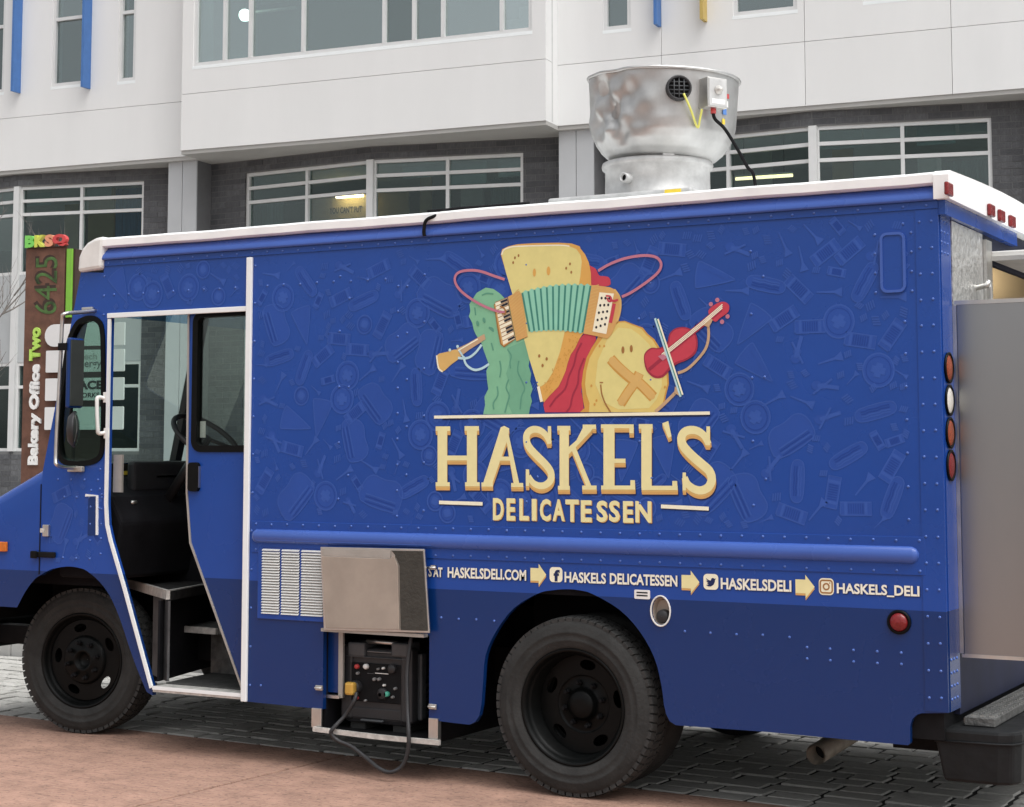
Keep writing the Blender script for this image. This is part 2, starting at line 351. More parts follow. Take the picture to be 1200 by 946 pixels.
for i, (x, y, L) in enumerate(cells):
    cxx, cyy = x + L / 2, y + .0745; dz = random.uniform(-.004, .003); tilt = random.uniform(-.012, .012)
    if i < 300 and sett_rank((x, y, L)) > 0:
        o = bpy.data.objects.new('sett', random.choice(pm)); col.objects.link(o); o.parent = lane
        o.location = (cxx, cyy, dz); o.scale = (L - .026, .128, 1); o.rotation_euler = (0, tilt, 0)
    else:
        me = random.choice(pm)
        rest.add([(cxx + v.co.x * (L - .026), cyy + v.co.y * .128, v.co.z + dz) for v in me.vertices], [tuple(p.vertices) for p in me.polygons])
tag(rest.build('setts', 'paver', lane), kind='stuff')

# ================================================================== OFFICE BUILDING
BA = R(5.8); BDEPTH = 27.0
d0 = sight(213, 184); P0 = CAM + d0 * BDEPTH
BO = Vector((P0.x, P0.y, 0))
BM = Matrix.Translation(BO) @ Matrix.Rotation(BA, 4, 'Z')
def bp(px, py, y=0.): return hit(px, py, BM @ Matrix.Translation((0, y, 0)))
bld = empty('office_building', BO, BA)
tag(bld, 'white panelled office building above dark brick bays with wide glazing', 'building')
ZW = bp(120, 191)[1]                       # underside of the white storeys
X_B0, X_B1 = bp(213, 100, -.45)[0], bp(639.5, 100, -.45)[0]      # projecting bay
XL, XR, ZT = X_B0 - 16, bp(1200, 50)[0] + 9, ZW + 8.5
ZJ = (bp(100, 131)[1] + bp(900, 52)[1]) / 2
def prect(px0, py0, px1, py1, y=0.):
    "window rectangle from two opposite corners on the wall plane"
    a = bp(px0, py0, y); b = bp(px1, py1, y); return (min(a[0], b[0]), max(a[0], b[0]), min(a[1], b[1]), max(a[1], b[1]))
def rect_loop(r): return [(r[0], r[2]), (r[1], r[2]), (r[1], r[3]), (r[0], r[3])]
TOPW = ZT - 2.2
def win_up(px0, px1, pyb):                # windows run up beyond the frame
    xa, zb = bp(px0, pyb); xb = bp(px1, pyb)[0]; return (xa, xb, zb, zb + 2.9)
left_w = [win_up(-34, 4, 112), win_up(60, 97, 102), win_up(138, 158, 96)]
right_w = [win_up(707, 739, 36), win_up(859, 934, 19), win_up(1012, 1062, 2), win_up(1120, 1190, -14)]
jg = .007
def wall_panels(x0, x1, y, wins, joints, thick=.22):
    "a row of facade panels below the joint and one above it, cut round the windows"
    xs = sorted([x0] + [j for j in joints if x0 < j < x1] + [x1])
    for a, b in zip(xs, xs[1:]):
        MB().box(a + (jg / 2 if a > x0 else 0), b - (jg / 2 if b < x1 else 0), y, y + thick, ZW, ZJ - jg / 2).build('facade_panel', 'facade_white', bld)
        hs = [rect_loop((max(r[0], a + .02), min(r[1], b - .02), r[2], r[3])) for r in wins if r[0] > a - .01 and r[1] < b + .01]
        MB().plate([(a + (jg / 2 if a > x0 else 0), ZJ + jg / 2), (b - (jg / 2 if b < x1 else 0), ZJ + jg / 2), (b - (jg / 2 if b < x1 else 0), ZT), (a + (jg / 2 if a > x0 else 0), ZT)], y, y + thick, hs).build('facade_panel', 'facade_white', bld)
    hs = [rect_loop((r[0] - .005, r[1] + .005, r[2] - .005, r[3] + .005)) for r in wins]
    MB().plate([(x0, ZW + .02), (x1, ZW + .02), (x1, ZT), (x0, ZT)], y + thick, y + thick + .05, hs).build('joint_backing', 'facade_joint', bld)
jx = lambda px: bp(px, 50)[0]
wall_panels(XL, X_B0, 0, left_w, [X_B0 - 5.4, X_B0 - 10.8])
wall_panels(X_B1, XR, 0, right_w, [jx(775), jx(943), jx(1115)])
bay_w = (bp(226, 77, -.45)[0], bp(623, 37, -.45)[0], (bp(226, 77, -.45)[1] + bp(623, 37, -.45)[1]) / 2, 0); bay_w = bay_w[:3] + (bay_w[2] + 2.9,)
wall_panels(X_B0, X_B1, -.45, [bay_w], [])
for a in (X_B0, X_B1 - .06): MB().box(a + .001, a + .059, -.229, .3, ZW + .001, ZT - .001).build('bay_cheek', 'facade_white', bld)
MB().box(XL, X_B0 - .002, .02, 1.6, ZW - .06, ZW - .002).build('soffit', 'soffit', bld)
MB().box(X_B0, X_B1, -.43, 1.6, ZW - .06, ZW - .002).build('soffit', 'soffit', bld)
MB().box(X_B1 + .002, XR, .02, 1.6, ZW - .06, ZW - .002).build('soffit', 'soffit', bld)
MB().box(XL, XR, .02, 9.5, ZT, ZT + .25).build('roof', 'soffit', bld)
MB().box(XL, XR, 9, 9.2, 0, ZT).build('back_wall', 'room_wall', bld)
MB().box(XL, XR, .3, 9, ZW - .02, ZW + .25).build('floor_slab', 'room_light', bld)
for a in (XL, XR - .2): MB().box(a, a + .2, .3, 9, 0, ZT).build('end_wall', 'facade_white', bld)
# upper windows
def framed_window(r, y, verts, bar=.055, gl='upper_glass', transoms=(), depth=.09, parent=bld, sill=True):
    x0, x1, z0, z1 = r
    fr = MB().box(x0, x1, y, y + depth, z0, z0 + bar).box(x0, x1, y, y + depth, z1 - bar, z1).box(x0, x0 + bar, y, y + depth, z0 + bar, z1 - bar).box(x1 - bar, x1, y, y + depth, z0 + bar, z1 - bar).build('window', 'mullion', parent)
    xs = [x0 + bar] + sorted(verts) + [x1 - bar]; zs = [z0 + bar] + sorted(transoms) + [z1 - bar]
    for v in verts: bx('mullion', 'mullion', fr, v - bar / 2, v + bar / 2, y - .004, y + depth, z0 + bar, z1 - bar)
    for t in transoms:
        for a, b in zip(xs, xs[1:]): bx('transom', 'mullion', fr, a + (bar / 2 if a > x0 + bar else 0), b - (bar / 2 if b < x1 - bar else 0), y + .004, y + depth, t - bar / 2, t + bar / 2)
    for a, b in zip(xs, xs[1:]):
        for c, d in zip(zs, zs[1:]): bx('pane', gl, fr, a, b, y + .05, y + .058, c, d)
    if sill: bx('sill', 'white_trim', fr, x0 - .01, x1 + .01, y - .022, y + .03, z0 - .05, z0 - .001)
    return fr
for r in left_w[:2] + right_w[1:]: framed_window(r, .02, [], gl='side_glass', transoms=[r[2] + (bp(80, 23)[1] - bp(80, 102)[1])] if r in left_w else [])
framed_window(left_w[2], .02, [], gl='side_glass', transoms=[bp(148, 14)[1]]); framed_window(right_w[0], .02, [], gl='side_glass')
bv = [bp(q, 60, -.45)[0] for q in (262, 292, 354, 449, 484, 518, 587)]
framed_window(bay_w, -.43, bv)
# coloured fins beside the upper windows
def fin(px0, px1, pyb, m):
    x0, zb = bp(px0, pyb, -.12); x1 = bp(px1, pyb, -.12)[0]; bx('fin', m, bld, x0, x0 + .045, -.20, -.001, zb, zb + 3.3)
fin(98, 107, 103, 'fin_blue'); fin(16, 27, 108, 'fin_blue'); fin(768, 777, 30, 'fin_blue'); fin(822, 831, 24, 'fin_gold')

# ground-storey columns
c1a, c1b = bp(197, 230, .1)[0], bp(230, 230, .1)[0]; CW = c1b - c1a; c2a = bp(655, 200, .1)[0]
PITCHB = c2a - c1a
COLS = [c1a - PITCHB, c1a, c2a, c2a + PITCHB]
for a in COLS:
    cc = MB().box(a + .012, a + CW - .012, .12, .62, 0, ZW - .06).build('column', 'column_dark', bld)
    bx('cladding', 'column_grey', cc, a, a + CW * .49, .1, .13, 0, ZW - .061); bx('cladding', 'column_grey', cc, a + CW * .51, a + CW, .1, .13, 0, ZW - .061)
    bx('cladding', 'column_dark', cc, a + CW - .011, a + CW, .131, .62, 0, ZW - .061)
# brick bays between the columns: each a shallow V in plan with glazing in both halves
BRICK = bpy.data.meshes.new('brick'); _m = MB().box(-.5, .5, -.005, .02, 0, .077); BRICK.from_pydata(_m.v, [], _m.f); BRICK.materials.append(MATS['brick'])
CH, BLN = .088, .30
def facet_frame(p0, p1):
    d = Vector((p1[0] - p0[0], p1[1] - p0[1], 0)); return Matrix.Translation((p0[0], p0[1], 0)) @ Matrix.Rotation(math.atan2(d.y, d.x), 4, 'Z'), d.length
def brick_facet(p0, p1, wins):
    M, L = facet_frame(p0, p1); W = BM @ M
    wall = MB().plate([(0, 0), (L, 0), (L, ZW - .03), (0, ZW - .03)], .0, .2, [rect_loop(r) for r in wins]).build('brick_wall', 'mortar', bld); wall.matrix_local = M
    jn = MB(); ni = 0; k = 0; z = .01; items = []
    while z < ZW - .12:
        s = -(.5 * BLN if k % 2 else 0)
        while s < L:
            a, b = max(s + .006, .0), min(s + BLN - .006, L)
            segs = [(a, b)]
            for r in wins:
                if z + CH > r[2] and z < r[3] - .0:
                    ns = []
                    for (p, q) in segs:
                        if q <= r[0] or p >= r[1]: ns.append((p, q))
                        else:
                            if p < r[0] - .02: ns.append((p, r[0]))
                            if q > r[1] + .02: ns.append((r[1], q))
                    segs = ns
            for (p, q) in segs:
                if q - p > .02: items.append((p, q, z))
            s += BLN
        z += CH; k += 1
    for p, q, z in items:
        u, v = proj(W @ Vector(((p + q) / 2, 0, z)))
        see = -20 < u < 1215 and (v < 330 or (u < 300 and v < 590))
        if see and ni < 300:
            o = bpy.data.objects.new('brick', BRICK); col.objects.link(o); o.parent = wall; o.location = ((p + q) / 2, random.uniform(-.003, .003), z); o.scale = (q - p, 1, 1); ni += 1
        else: jn.add([((p + q) / 2 + x * (q - p), y, z + zz) for x, y, zz in _m.v], _m.f)
    if jn.v: tag(jn.build('bricks', 'brick', wall), kind='stuff')
    return M
def px_on(px, py, M): return hit(px, py, BM @ M)
APY, ENDY = .10, .52
def bay(x0, x1, apx, first=None):
    "x0..x1 between the columns, apx the apex of the V"
    A, P, B = (x0, ENDY), (apx, APY), (x1, ENDY)
    outw = []
    for side, (p0, p1) in enumerate(((A, P), (P, B))):
        M, L = facet_frame(p0, p1)
        m0 = EDGE if side == 0 else .03; m1 = .03 if side == 0 else EDGE
        up = (m0, L - m1, Z_S1, Z_H); sp_ = (m0, L - m1, Z_L1, Z_S1); lo = (m0, L - m1, Z_L0, Z_L1)
        brick_facet(p0, p1, [(m0, L - m1, Z_L0, Z_H)])
        mid = (m0 + L - m1) / 2
        f = framed_window(up, .03, [mid], .05, 'lower_glass', [Z_T1, Z_T2], sill=False); f.matrix_local = M
        s = MB().box(m0, L - m1, .02, .12, Z_L1 + .002, Z_S1 - .002).build('spandrel_panel', 'spandrel', bld); s.matrix_local = M
        f = framed_window(lo, .03, [mid], .05, 'lower_glass', [Z_L2], sill=True); f.matrix_local = M
        outw.append((M, L, mid))
    bx('apex_post', 'mullion', bld, apx - .055, apx + .055, APY - .032, APY + .10, Z_L0, Z_H)
    return outw
# heights read on the bay beside the sign
_ap = bp(20, 250, APY)[0]; _x1 = c1a
M1, L1 = facet_frame((_ap, APY), (_x1, ENDY))
zz = lambda px, py: px_on(px, py, M1)[1]
Z_H = zz(130, 214); Z_T1 = zz(130, 231); Z_T2 = zz(130, 247); Z_S1 = zz(120, 319); Z_L1 = zz(160, 423); Z_L2 = zz(160, 452); Z_L0 = zz(20, 529)
EDGE = L1 - px_on(168.5, 240, M1)[0]
x0b = c1b; x1b = c2a
ap2 = bp(434, 230, APY)[0]
bays = [bay(c1a - PITCHB + CW, c1a, _ap), bay(c1b, c2a, ap2), bay(c2a + CW, c2a + PITCHB, bp(953, 180, APY)[0])]
# rooms seen through the glass
for (xa, xb, wm) in ((COLS[0], c1b, 'room_wall'), (c1b + .02, c2a, 'room_wall'), (c2a + .02, COLS[3], 'room_wall')):
    MB().box(xa, xb, 4.6, 4.7, 0, ZW - .1).build('room_wall', wm, bld)
def interior(name, m, px0, px1, py0, py1, y, t=.04):
    a = bp(px0, py0, y); b = bp(px1, py1, y); return bx(name, m, bld, min(a[0], b[0]), max(a[0], b[0]), y, y + t, min(a[1], b[1]), max(a[1], b[1]))
def curtain(m, px0, px1, py0, py1, y):
    a = bp(px0, py0, y); b = bp(px1, py1, y); n = 40; pr = []
    for i in range(n + 1): pr.append((a[0] + (b[0] - a[0]) * i / n, y + .05 * math.sin(i * 1.9) + .02 * math.sin(i * .7)))
    mb = MB(); vs = [(x, yy, b[1]) for x, yy in pr] + [(x, yy, a[1]) for x, yy in pr]
    mb.add(vs, [(i, i + 1, n + 2 + i, n + 1 + i) for i in range(n)], None, True); return mb.build('curtain', m, bld)
curtain('curtain', 297, 330, 235, 330, 1.0); curtain('curtain_blue', 136, 166, 222, 318, 1.1); curtain('curtain', 575, 612, 210, 300, 1.1); curtain('curtain', 1110, 1170, 190, 300, 1.2)
interior('partition', 'room_warm', 104, 132, 222, 318, 1.8); interior('partition', 'room_warm', 76, 90, 240, 318, 2.2)
interior('partition', 'room_light', 860, 905, 150, 240, 2.6); interior('partition', 'room_light', 1000, 1060, 150, 240, 2.6)
wp = interior('partition', 'room_warm', 362, 478, 228, 300, 3.2)
def flat_text(s, name, m, parent, x0, x1, z0, z1, y, bold=.02, t=.0):
    v, f = text_tris(s, bold); mb = MB(); mb.add([(x0 + a * (x1 - x0), y, z0 + b * (z1 - z0)) for a, b in v], f); return mb.build(name, m, parent)
a = bp(386, 251, 3.18); b = bp(424, 241, 3.18); flat_text("YOU CAN'T PUT", 'wall_lettering', 'ink', wp, a[0], b[0], a[1], b[1], 3.185)
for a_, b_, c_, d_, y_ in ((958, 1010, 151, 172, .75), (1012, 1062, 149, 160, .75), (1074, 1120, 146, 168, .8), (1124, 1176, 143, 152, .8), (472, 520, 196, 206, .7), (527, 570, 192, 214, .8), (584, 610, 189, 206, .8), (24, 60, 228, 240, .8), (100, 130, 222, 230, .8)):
    interior('reflection_blind', 'reflection_blind', a_, b_, c_, d_, y_, .01)  # added pale roller blinds, standing in for grey reflections on the panes
interior('partition', 'room_light', 540, 566, 196, 300, 2.4); interior('partition', 'room_warm', 492, 505, 205, 300, 2.8); interior('cabinet', 'room_light', 1075, 1100, 180, 300, 1.8, .4); interior('partition', 'room_warm', 975, 1000, 176, 240, 2.6)
interior('desk', 'dark_interior', 372, 418, 258, 300, 2.9, .3)
interior('partition', 'room_light', 228, 300, -60, 66, 3.0); interior('cabinet', 'room_light', 268, 290, 58, 74, .6, .3); interior('sofa_back', 'room_wall', 306, 352, 58, 74, .5, .5)
interior('partition', 'room_wall', 340, 352, -40, 66, 2.0); interior('cabinet', 'room_light', 608, 622, 8, 34, .4, .3); interior('cabinet', 'room_light', 590, 608, 24, 36, .5, .3)
interior('ceiling_band', 'room_light', 225, 600, -60, -30, 3.2)
# lit lamps inside
def local_obj(o):
    o.matrix_world = BM; return o
a = bp(287, 18, .9); pl = empty('pendant_lamp', BM @ Vector((a[0], .9, a[1])), BA)
tag(pl, 'glowing white globe lamp hanging behind the wide upper window', 'lamp')
MB().lathe([(.0, -.10), (.06, -.085), (.095, -.03), (.1, 0), (.09, .05), (.05, .09), (.02, .1)], (0, 0, 0), seg=20).build('globe', 'lamp_glow', pl)
MB().tube([(0, 0, .09), (0, 0, 1.9)], .006).build('cord', 'black', pl)
a = bp(297, 16, 1.2); b = bp(347, 11, 1.2); tl = empty('linear_lamp', BM @ Vector(((a[0] + b[0]) / 2, 1.2, a[1])), BA)
tag(tl, 'slim white linear lamp beside the globe lamp upstairs', 'lamp'); hw = (b[0] - a[0]) / 2
MB().box(-hw, hw, -.03, .03, 0, .035).build('diffuser', 'clear_lens', tl); MB().tube([(-hw * .7, 0, .03), (-hw * .7, 0, 1.7)], .005).tube([(hw * .7, 0, .03), (hw * .7, 0, 1.7)], .005).build('cord', 'black', tl)
a = bp(862, 210, 1.4); b = bp(929, 207, 1.4); tl = empty('tube_lamp', BM @ Vector(((a[0] + b[0]) / 2, 1.4, a[1])), BA)
tag(tl, 'yellow glowing tube lamp inside the window behind the roof fan', 'lamp'); hw = (b[0] - a[0]) / 2
MB().tube([(-hw, 0, 0), (hw, 0, 0)], .022).build('tube', 'tube_glow', tl); MB().box(-hw, hw, -.03, .03, .023, .05).build('housing', 'mullion', tl)
MB().tube([(-hw * .7, 0, .05), (-hw * .7, 0, 1.5)], .005).tube([(hw * .7, 0, .05), (hw * .7, 0, 1.5)], .005).build('cord', 'black', tl)
a = bp(408, 231, 3.0); wl = empty('wall_lamp', BM @ Vector((a[0], 3.05, a[1])), BA); tag(wl, 'small warm lamp lighting the lettered wall inside the brick bay', 'lamp')
MB().box(-.25, .25, -.04, .04, 0, .05).build('diffuser', 'warm_glow', wl); MB().box(-.27, .27, -.05, .14, .051, .08).build('bracket', 'mullion', wl)
# ================================================================== FOOD TRUCK
truck = empty('food_truck')
tag(truck, 'blue food truck with deli artwork, open sliding door and white roof edge', 'food truck')
TW = 2.2                                   # body width
def S(*pts, Y=0.): return [sp(a, b, Y) for a, b in pts]
def ribbon(mb, pts, wdt, y0, y1, m=None):
    "a flat strip of given width along a polyline in XZ, between y0 and y1"
    L, Rr = [], []; n = len(pts)
    for i, p in enumerate(pts):
        a = Vector(pts[max(i - 1, 0)]); b = Vector(pts[min(i + 1, n - 1)]); t = (b - a).normalized(); q = Vector((-t.y, t.x)) * wdt / 2; p = Vector(p)
        L.append(p + q); Rr.append(p - q)
    for i in range(n - 1):
        vs = [(v.x, y, v.y) for y in (y0, y1) for v in (L[i], L[i + 1], Rr[i + 1], Rr[i])]
        mb.add(vs, [(0, 1, 2, 3), (7, 6, 5, 4), (0, 4, 5, 1), (1, 5, 6, 2), (2, 6, 7, 3), (3, 7, 4, 0)], m)
    return mb
XT = -3.70
# --- main side: rear of the white trim
arch = S((550, 849.5), (557, 846), (561.5, 839), (564, 827), (566, 800), (569, 768), (581, 740.5), (602, 713), (629.5, 696), (646, 692), (664, 690.6), (680, 692), (695, 696.5), (726, 714.7), (750, 740.5), (767, 771.5), (775, 803), (778, 826), (781, 838), (785, 845.5), (792, 850))
arch = arch[:3] + smooth_line(arch[3:-3], 3) + arch[-3:]
gx0, gx1 = sp(378.5, 790)[0], sp(503, 790)[0]; gz1 = sp(440, 741)[1]
main = [(XT, .313), (gx0, .308), (gx0, gz1), (gx1, gz1), (gx1, .302)] + arch + S((900, 858), (1064, 873.5), (1066.6, 871), (1066.6, 851), (1069, 843), (1074, 838), (1080, 836)) + [(-.004, sp(1114, 836)[1]), (-.004, 2.69), (XT, 2.69)]
fx, fz = sp(774.5, 716); hole = [(fx + .043 * math.cos(2 * math.pi * i / 20), fz + .062 * math.sin(2 * math.pi * i / 20)) for i in range(20)]
side = MB().plate(main, 0, .03, [hole]).build('side_panel', 'blue_wrap', truck)
# --- cab side with door opening and quarter window
qw = smooth_line(S((90, 381), (98, 375), (107, 373), (115, 376), (120, 386), (121.5, 420), (121.5, 500), (120, 528), (115, 538), (104, 542.5), (88, 543.5), (74, 540), (68.5, 526), (68, 491), (74.5, 445), (81, 402)), 4, True)
farch = smooth_line(S((47, 674.5), (58, 668), (70, 665), (81, 664), (92, 665.5), (101.5, 669), (116.7, 682), (129, 699), (140, 724), (149, 751), (158, 777), (168, 802), (172, 811)), 3)
dl = S((178.5, 806), (147, 690), (130.5, 633), (126.5, 615)) + [(-4.682, sp(126, 590)[1]), (-4.682, 2.367)]
cabp = [(XT - .002, 2.69), (-4.74, 2.69), (-4.74, 2.62)] + S((95, 319), (50, 553)) + farch + S((178.5, 815)) + dl + [(XT - .002, 2.367)]
qi = [((x - sum(p[0] for p in qw) / len(qw)) * 1.0 + sum(p[0] for p in qw) / len(qw), z) for x, z in qw]
cab = MB().plate(cabp, 0, .03, [qw]).build('cab_side', 'blue_wrap', truck)
gk = MB(); ribbon(gk, qw + [qw[0]], .030, -.008, .034); gk.build('window_gasket', 'black_gloss', truck)
MB().plate(qw, .012, .018).build('quarter_window', 'truck_glass', truck)
sill_x0 = sp(180, 805)[0]
bx('door_sill', 'nosing', truck, sill_x0, XT - .002, -.006, .10, .322, .352)
bx('door_sill_edge', 'white_trim', truck, sill_x0, XT - .022, -.012, -.0065, .335, .354)
# --- white trims
bx('trim', 'white_trim', truck, XT - .019, XT + .017, -.018, -.0005, .313, 2.648, bevel=.004)
bx('trim', 'white_trim', truck, -4.70, XT - .02, -.012, -.0005, 2.36, 2.388, bevel=.003)
tm = MB(); ribbon(tm, [(-4.684, 2.355)] + list(reversed(dl[:-1])), .020, -.012, -.0005); tm.build('trim', 'white_trim', truck)
# --- rear corner panel, seams and strips, all a little proud
zc = sp(1114, 836)[1]
MB().plate([(-.100, zc + .002), (-.001, zc + .002), (-.001, 2.652), (-.100, 2.652)], -.004, -.0004).build('corner_panel', 'blue_wrap', truck)
bx('top_strip', 'blue_paint', truck, -4.735, .0, -.006, -.0005, 2.656, 2.688)
zr = sp(297, 628)[1]
bx('rail_flange', 'blue_paint', truck, -3.672, -.085, -.005, -.0004, zr - .085, zr + .078, bevel=.002)
rl = MB(); n_ = 24; xa, xb = -3.665, -.112
pts = [(xa + .001, 0, zr), (xa + .012, 0, zr)] + [(xa + .03 + (xb - xa - .06) * i / 6, 0, zr) for i in range(7)] + [(xb - .012, 0, zr), (xb - .001, 0, zr)]
rl.tube(pts, [.010, .028] + [.037] * 7 + [.028, .010], 20); ro = rl.build('rub_rail', 'blue_skylit', truck); ro.scale = (1, .75, 1)
# --- roof
crown = lambda y: .028 * math.sin(max(0, min(1, y / TW)) * math.pi)
RP = [(-.024, 2.766), (-.024, 2.803), (-.018, 2.811), (.0, 2.815)] + [(TW * i / 12, 2.815 + crown(TW * i / 12)) for i in range(1, 12)] + [(TW, 2.815), (TW + .016, 2.809), (TW + .024, 2.797), (TW + .024, 2.766), (TW, 2.758), (0, 2.758), (-.024, 2.766)]
roof = MB().extrude_profile(RP, -4.75, .02, nx=30, fn=lambda x, y: (.0015 * math.sin(x * 5.1) + .001 * math.sin(x * 13)) if y < .3 else 0)
roof.build('roof', 'roof_white', truck)
MB().extrude_profile([(.02, 2.690), (-.020, 2.690), (-.022, 2.70), (-.016, 2.718), (.0, 2.738), (.022, 2.759), (.04, 2.759)], -4.74, .0, smooth=True).build('cove', 'blue_skylit', truck)
bx('cove', 'blue_paint', truck, -4.74, 0, TW - .03, TW + .02, 2.69, 2.7515)
# front header: moulded white cap with rounded nose
cp = [(-4.725, 2.825), (-4.79, 2.818), (-4.845, 2.797), (-4.885, 2.762), (-4.908, 2.715), (-4.915, 2.628), (-4.735, 2.640)]
hd = MB().plate(cp, -.03, TW + .03).build('front_header', 'cap_white', truck, .02)
# rear fascia
fa = [(-.03, 2.692)] + [(TW + .03, 2.692), (TW + .03, 2.80)] + [(TW * i / 12, 2.817 + crown(TW * i / 12)) for i in range(12, -1, -1)] + [(-.03, 2.797)]
MB().plate(fa, -.012, .055, axis='x').build('rear_fascia', 'roof_white', truck, .006)
for px, py in ((1110, 222), (1160, 247), (1172, 253.5), (1184.5, 260)):
    yy, z_ = onx(px, py, .058); o = bx('clearance_light', 'red_lens', truck, .0555, .074, yy - .045, yy + .045, z_ - .028, z_ + .028, bevel=.006)
for q in (0, 1, 2): pass
# --- rear end
bx('rear_post', 'blue_wrap', truck, -.03, .0, .031, .19, zc, 2.69)
bx('rear_post', 'blue_wrap', truck, -.03, .0, TW - .19, TW - .031, zc, 2.69)
MB().plate([(.192, .49), (TW - .192, .49), (TW - .192, 2.69), (.192, 2.69)], -.03, -.004, [[(.86, 1.15), (TW - .30, 1.15), (TW - .30, 2.50), (.86, 2.50)]], axis='x').build('rear_wall', 'rear_shaded', truck)  # navy darkened in the colour itself, as the rear gets no sun
bx('rear_header', 'blue_paint', truck, -.0035, .03, .0, 1.32, 2.628, 2.691)
bx('hammered_panel', 'hammered', truck, -.0035, .004, .196, .735, .76, 2.625)
bx('hatch_frame', 'alu', truck, -.0035, .02, .74, .845, 1.1, 2.60)
bx('hatch_lid', 'cap_white', truck, .005, .62, .85, TW - .28, 2.515, 2.555, bevel=.006)
bx('hatch_lid_edge', 'alu', truck, .005, .62, .84, .8495, 2.508, 2.53)
MB().tube([(.01, .88, 2.18), (.40, .88, 2.515)], .011).build('gas_strut', 'black', truck)
gh = MB(); a = onx(1139, 352, .05); gh.tube(smooth_line([(.0, .60, 2.36), (.05, .60, 2.37), (.06, .62, 2.36), (.06, .64, 2.0), (.05, .64, 1.92), (0, .64, 1.92)], 4), .013); gh.build('grab_handle', 'alu', truck)
# left rear door swung open in line with the side
rd = MB().box(.018, .80, .19, .225, .736, 2.266).build('rear_door', 'stainless', truck, .004)
bx('door_edge', 'alu', rd, .010, .80, .186, .189, 2.252, 2.270); bx('door_edge', 'alu', rd, .010, .80, .186, .189, .733, .748); bx('hinge', 'alu', rd, .0005, .0175, .190, .20, .75, 2.25)
for i, (py, m) in enumerate(((431.5, 'tail_amber'), (469.5, 'clear_lens'), (507.5, 'tail_amber'), (545.5, 'red_lens'))):
    yy, z_ = onx(1116.2 + i * .9, py, .01); yy = .10
    t = MB().lathe([(.050, .001), (.066, .001), (.068, .009), (.060, .011), (.055, .006)], (0, yy, z_), (1, 0, 0), 24).build('tail_light', 'black_gloss', truck)
    MB().lathe([(.056, .005), (.05, .008), (.03, .011), (.001, .012)], (0, yy, z_), (1, 0, 0), 24).build('lens', m, t)
# bumper and step
bp_ = rrect(-.075, .27, .232, .448, .012, 2)
bm_ = MB(); out_ = [(-.075, .05), (.19, .05), (.245, .075), (.27, .13), (.27, TW - .13), (.19, TW - .05), (-.075, TW - .05)]
bt_ = [(x + (-.012 if x < 0 else 0), y, .448) for x, y in out_]; bb_ = [(x + (.030 if x < 0 else -.012), y + (.01 if y < 1 else -.01), .228) for x, y in out_]; nb_ = len(out_)
bm_.add(bb_ + bt_, [tuple(range(nb_)), tuple(range(nb_, 2 * nb_))] + [(i, (i + 1) % nb_, nb_ + (i + 1) % nb_, nb_ + i) for i in range(nb_)]); bmo = bm_.build('rear_bumper', 'bumper', truck, .014)
MB().tube([(-.078, .048, .395), (.19, .048, .398), (.245, .072, .398), (.270, .13, .398), (.270, TW - .13, .398)], .005, 6).build('bumper_ridge', 'bumper', bmo)
bx('step_plate', 'step_plate', truck, .02, .15, .16, TW - .16, .450, .487, bevel=.004)
dm = MB()
for i in range(40):
    for j in range(3): yy = .19 + i * .045; xx = .04 + j * .04; dm.box(xx, xx + .022, yy, yy + .010, .487, .492)
for i in range(44): yy = .175 + i * .042; dm.box(.0155, .0205, yy, yy + .026, .458, .480)
tag(dm.build('step_studs', 'alu', truck), kind='stuff')
bx('bumper_bracket', 'black', truck, -.35, .02, .35, .45, .30, .46); bx('bumper_bracket', 'black', truck, -.35, .02, 1.75, 1.85, .30, .46)
bx('rear_sill', 'black', truck, -.6, -.031, .031, TW - .031, .40, .52)
# tail pipe
a = sp(956, 884.5, .42); tp = MB(); q0 = Vector((a[0], .42, a[1])); q1 = q0 + Vector((.05, .55, .06))
tp.tube([q0, q0.lerp(q1, .5), q1], .048, 16, caps=False); ax = (q1 - q0).normalized()
tp.tube([q0 + ax * .001, q1], .041, 16, caps=False); po = tp.build('tail_pipe', 'rust_pipe', truck); MB().disc(q0 + ax * .09, ax, .042).build('pipe_bore', 'black', po)
MB().tube([q1, q1 + Vector((-.4, .05, .05)), q1 + Vector((-1.5, .05, .08))], .045).build('exhaust_line', 'black', truck)
# --- side details
vx = [(308.3, 328.8), (331.2, 351.8), (354.3, 380)]
zt, zb = sp(340, 642.5)[1], sp(340, 720)[1]
gx = [(sp(a, 680)[0], sp(b, 680)[0]) for a, b in vx]
vt = MB(); vt.plate([(gx[0][0] - .03, zb - .03), (gx[2][1] + .03, zb - .03), (gx[2][1] + .03, zt + .035), (gx[0][0] - .03, zt + .035)], -.008, -.0006, [[(a, zb), (b, zb), (b, zt), (a, zt)] for a, b in gx]); vo = vt.build('vent', 'blue_paint', truck, .003)
bx('vent_ledge', 'blue_skylit', vo, gx[0][0] - .035, gx1 + .02, -.024, -.0085, zt + .036, zt + .046)
bx('vent_back', 'dark_interior', vo, gx[0][0], gx[2][1], -.0005, -.0001, zb, zt)
for a, b in gx:
    sm_ = MB(); N = 24
    for i in range(N):
        z0 = zb + (zt - zb) * i / N; h = (zt - zb) / N
        sm_.add([(a, -.014, z0), (b, -.014, z0), (b, -.003, z0 + h * .62), (a, -.003, z0 + h * .62), (a, -.014, z0 - .002), (b, -.014, z0 - .002)], [(0, 1, 2, 3), (4, 5, 1, 0)])
    tag(sm_.build('louvre_slats', 'white_paint', vo), kind='stuff')
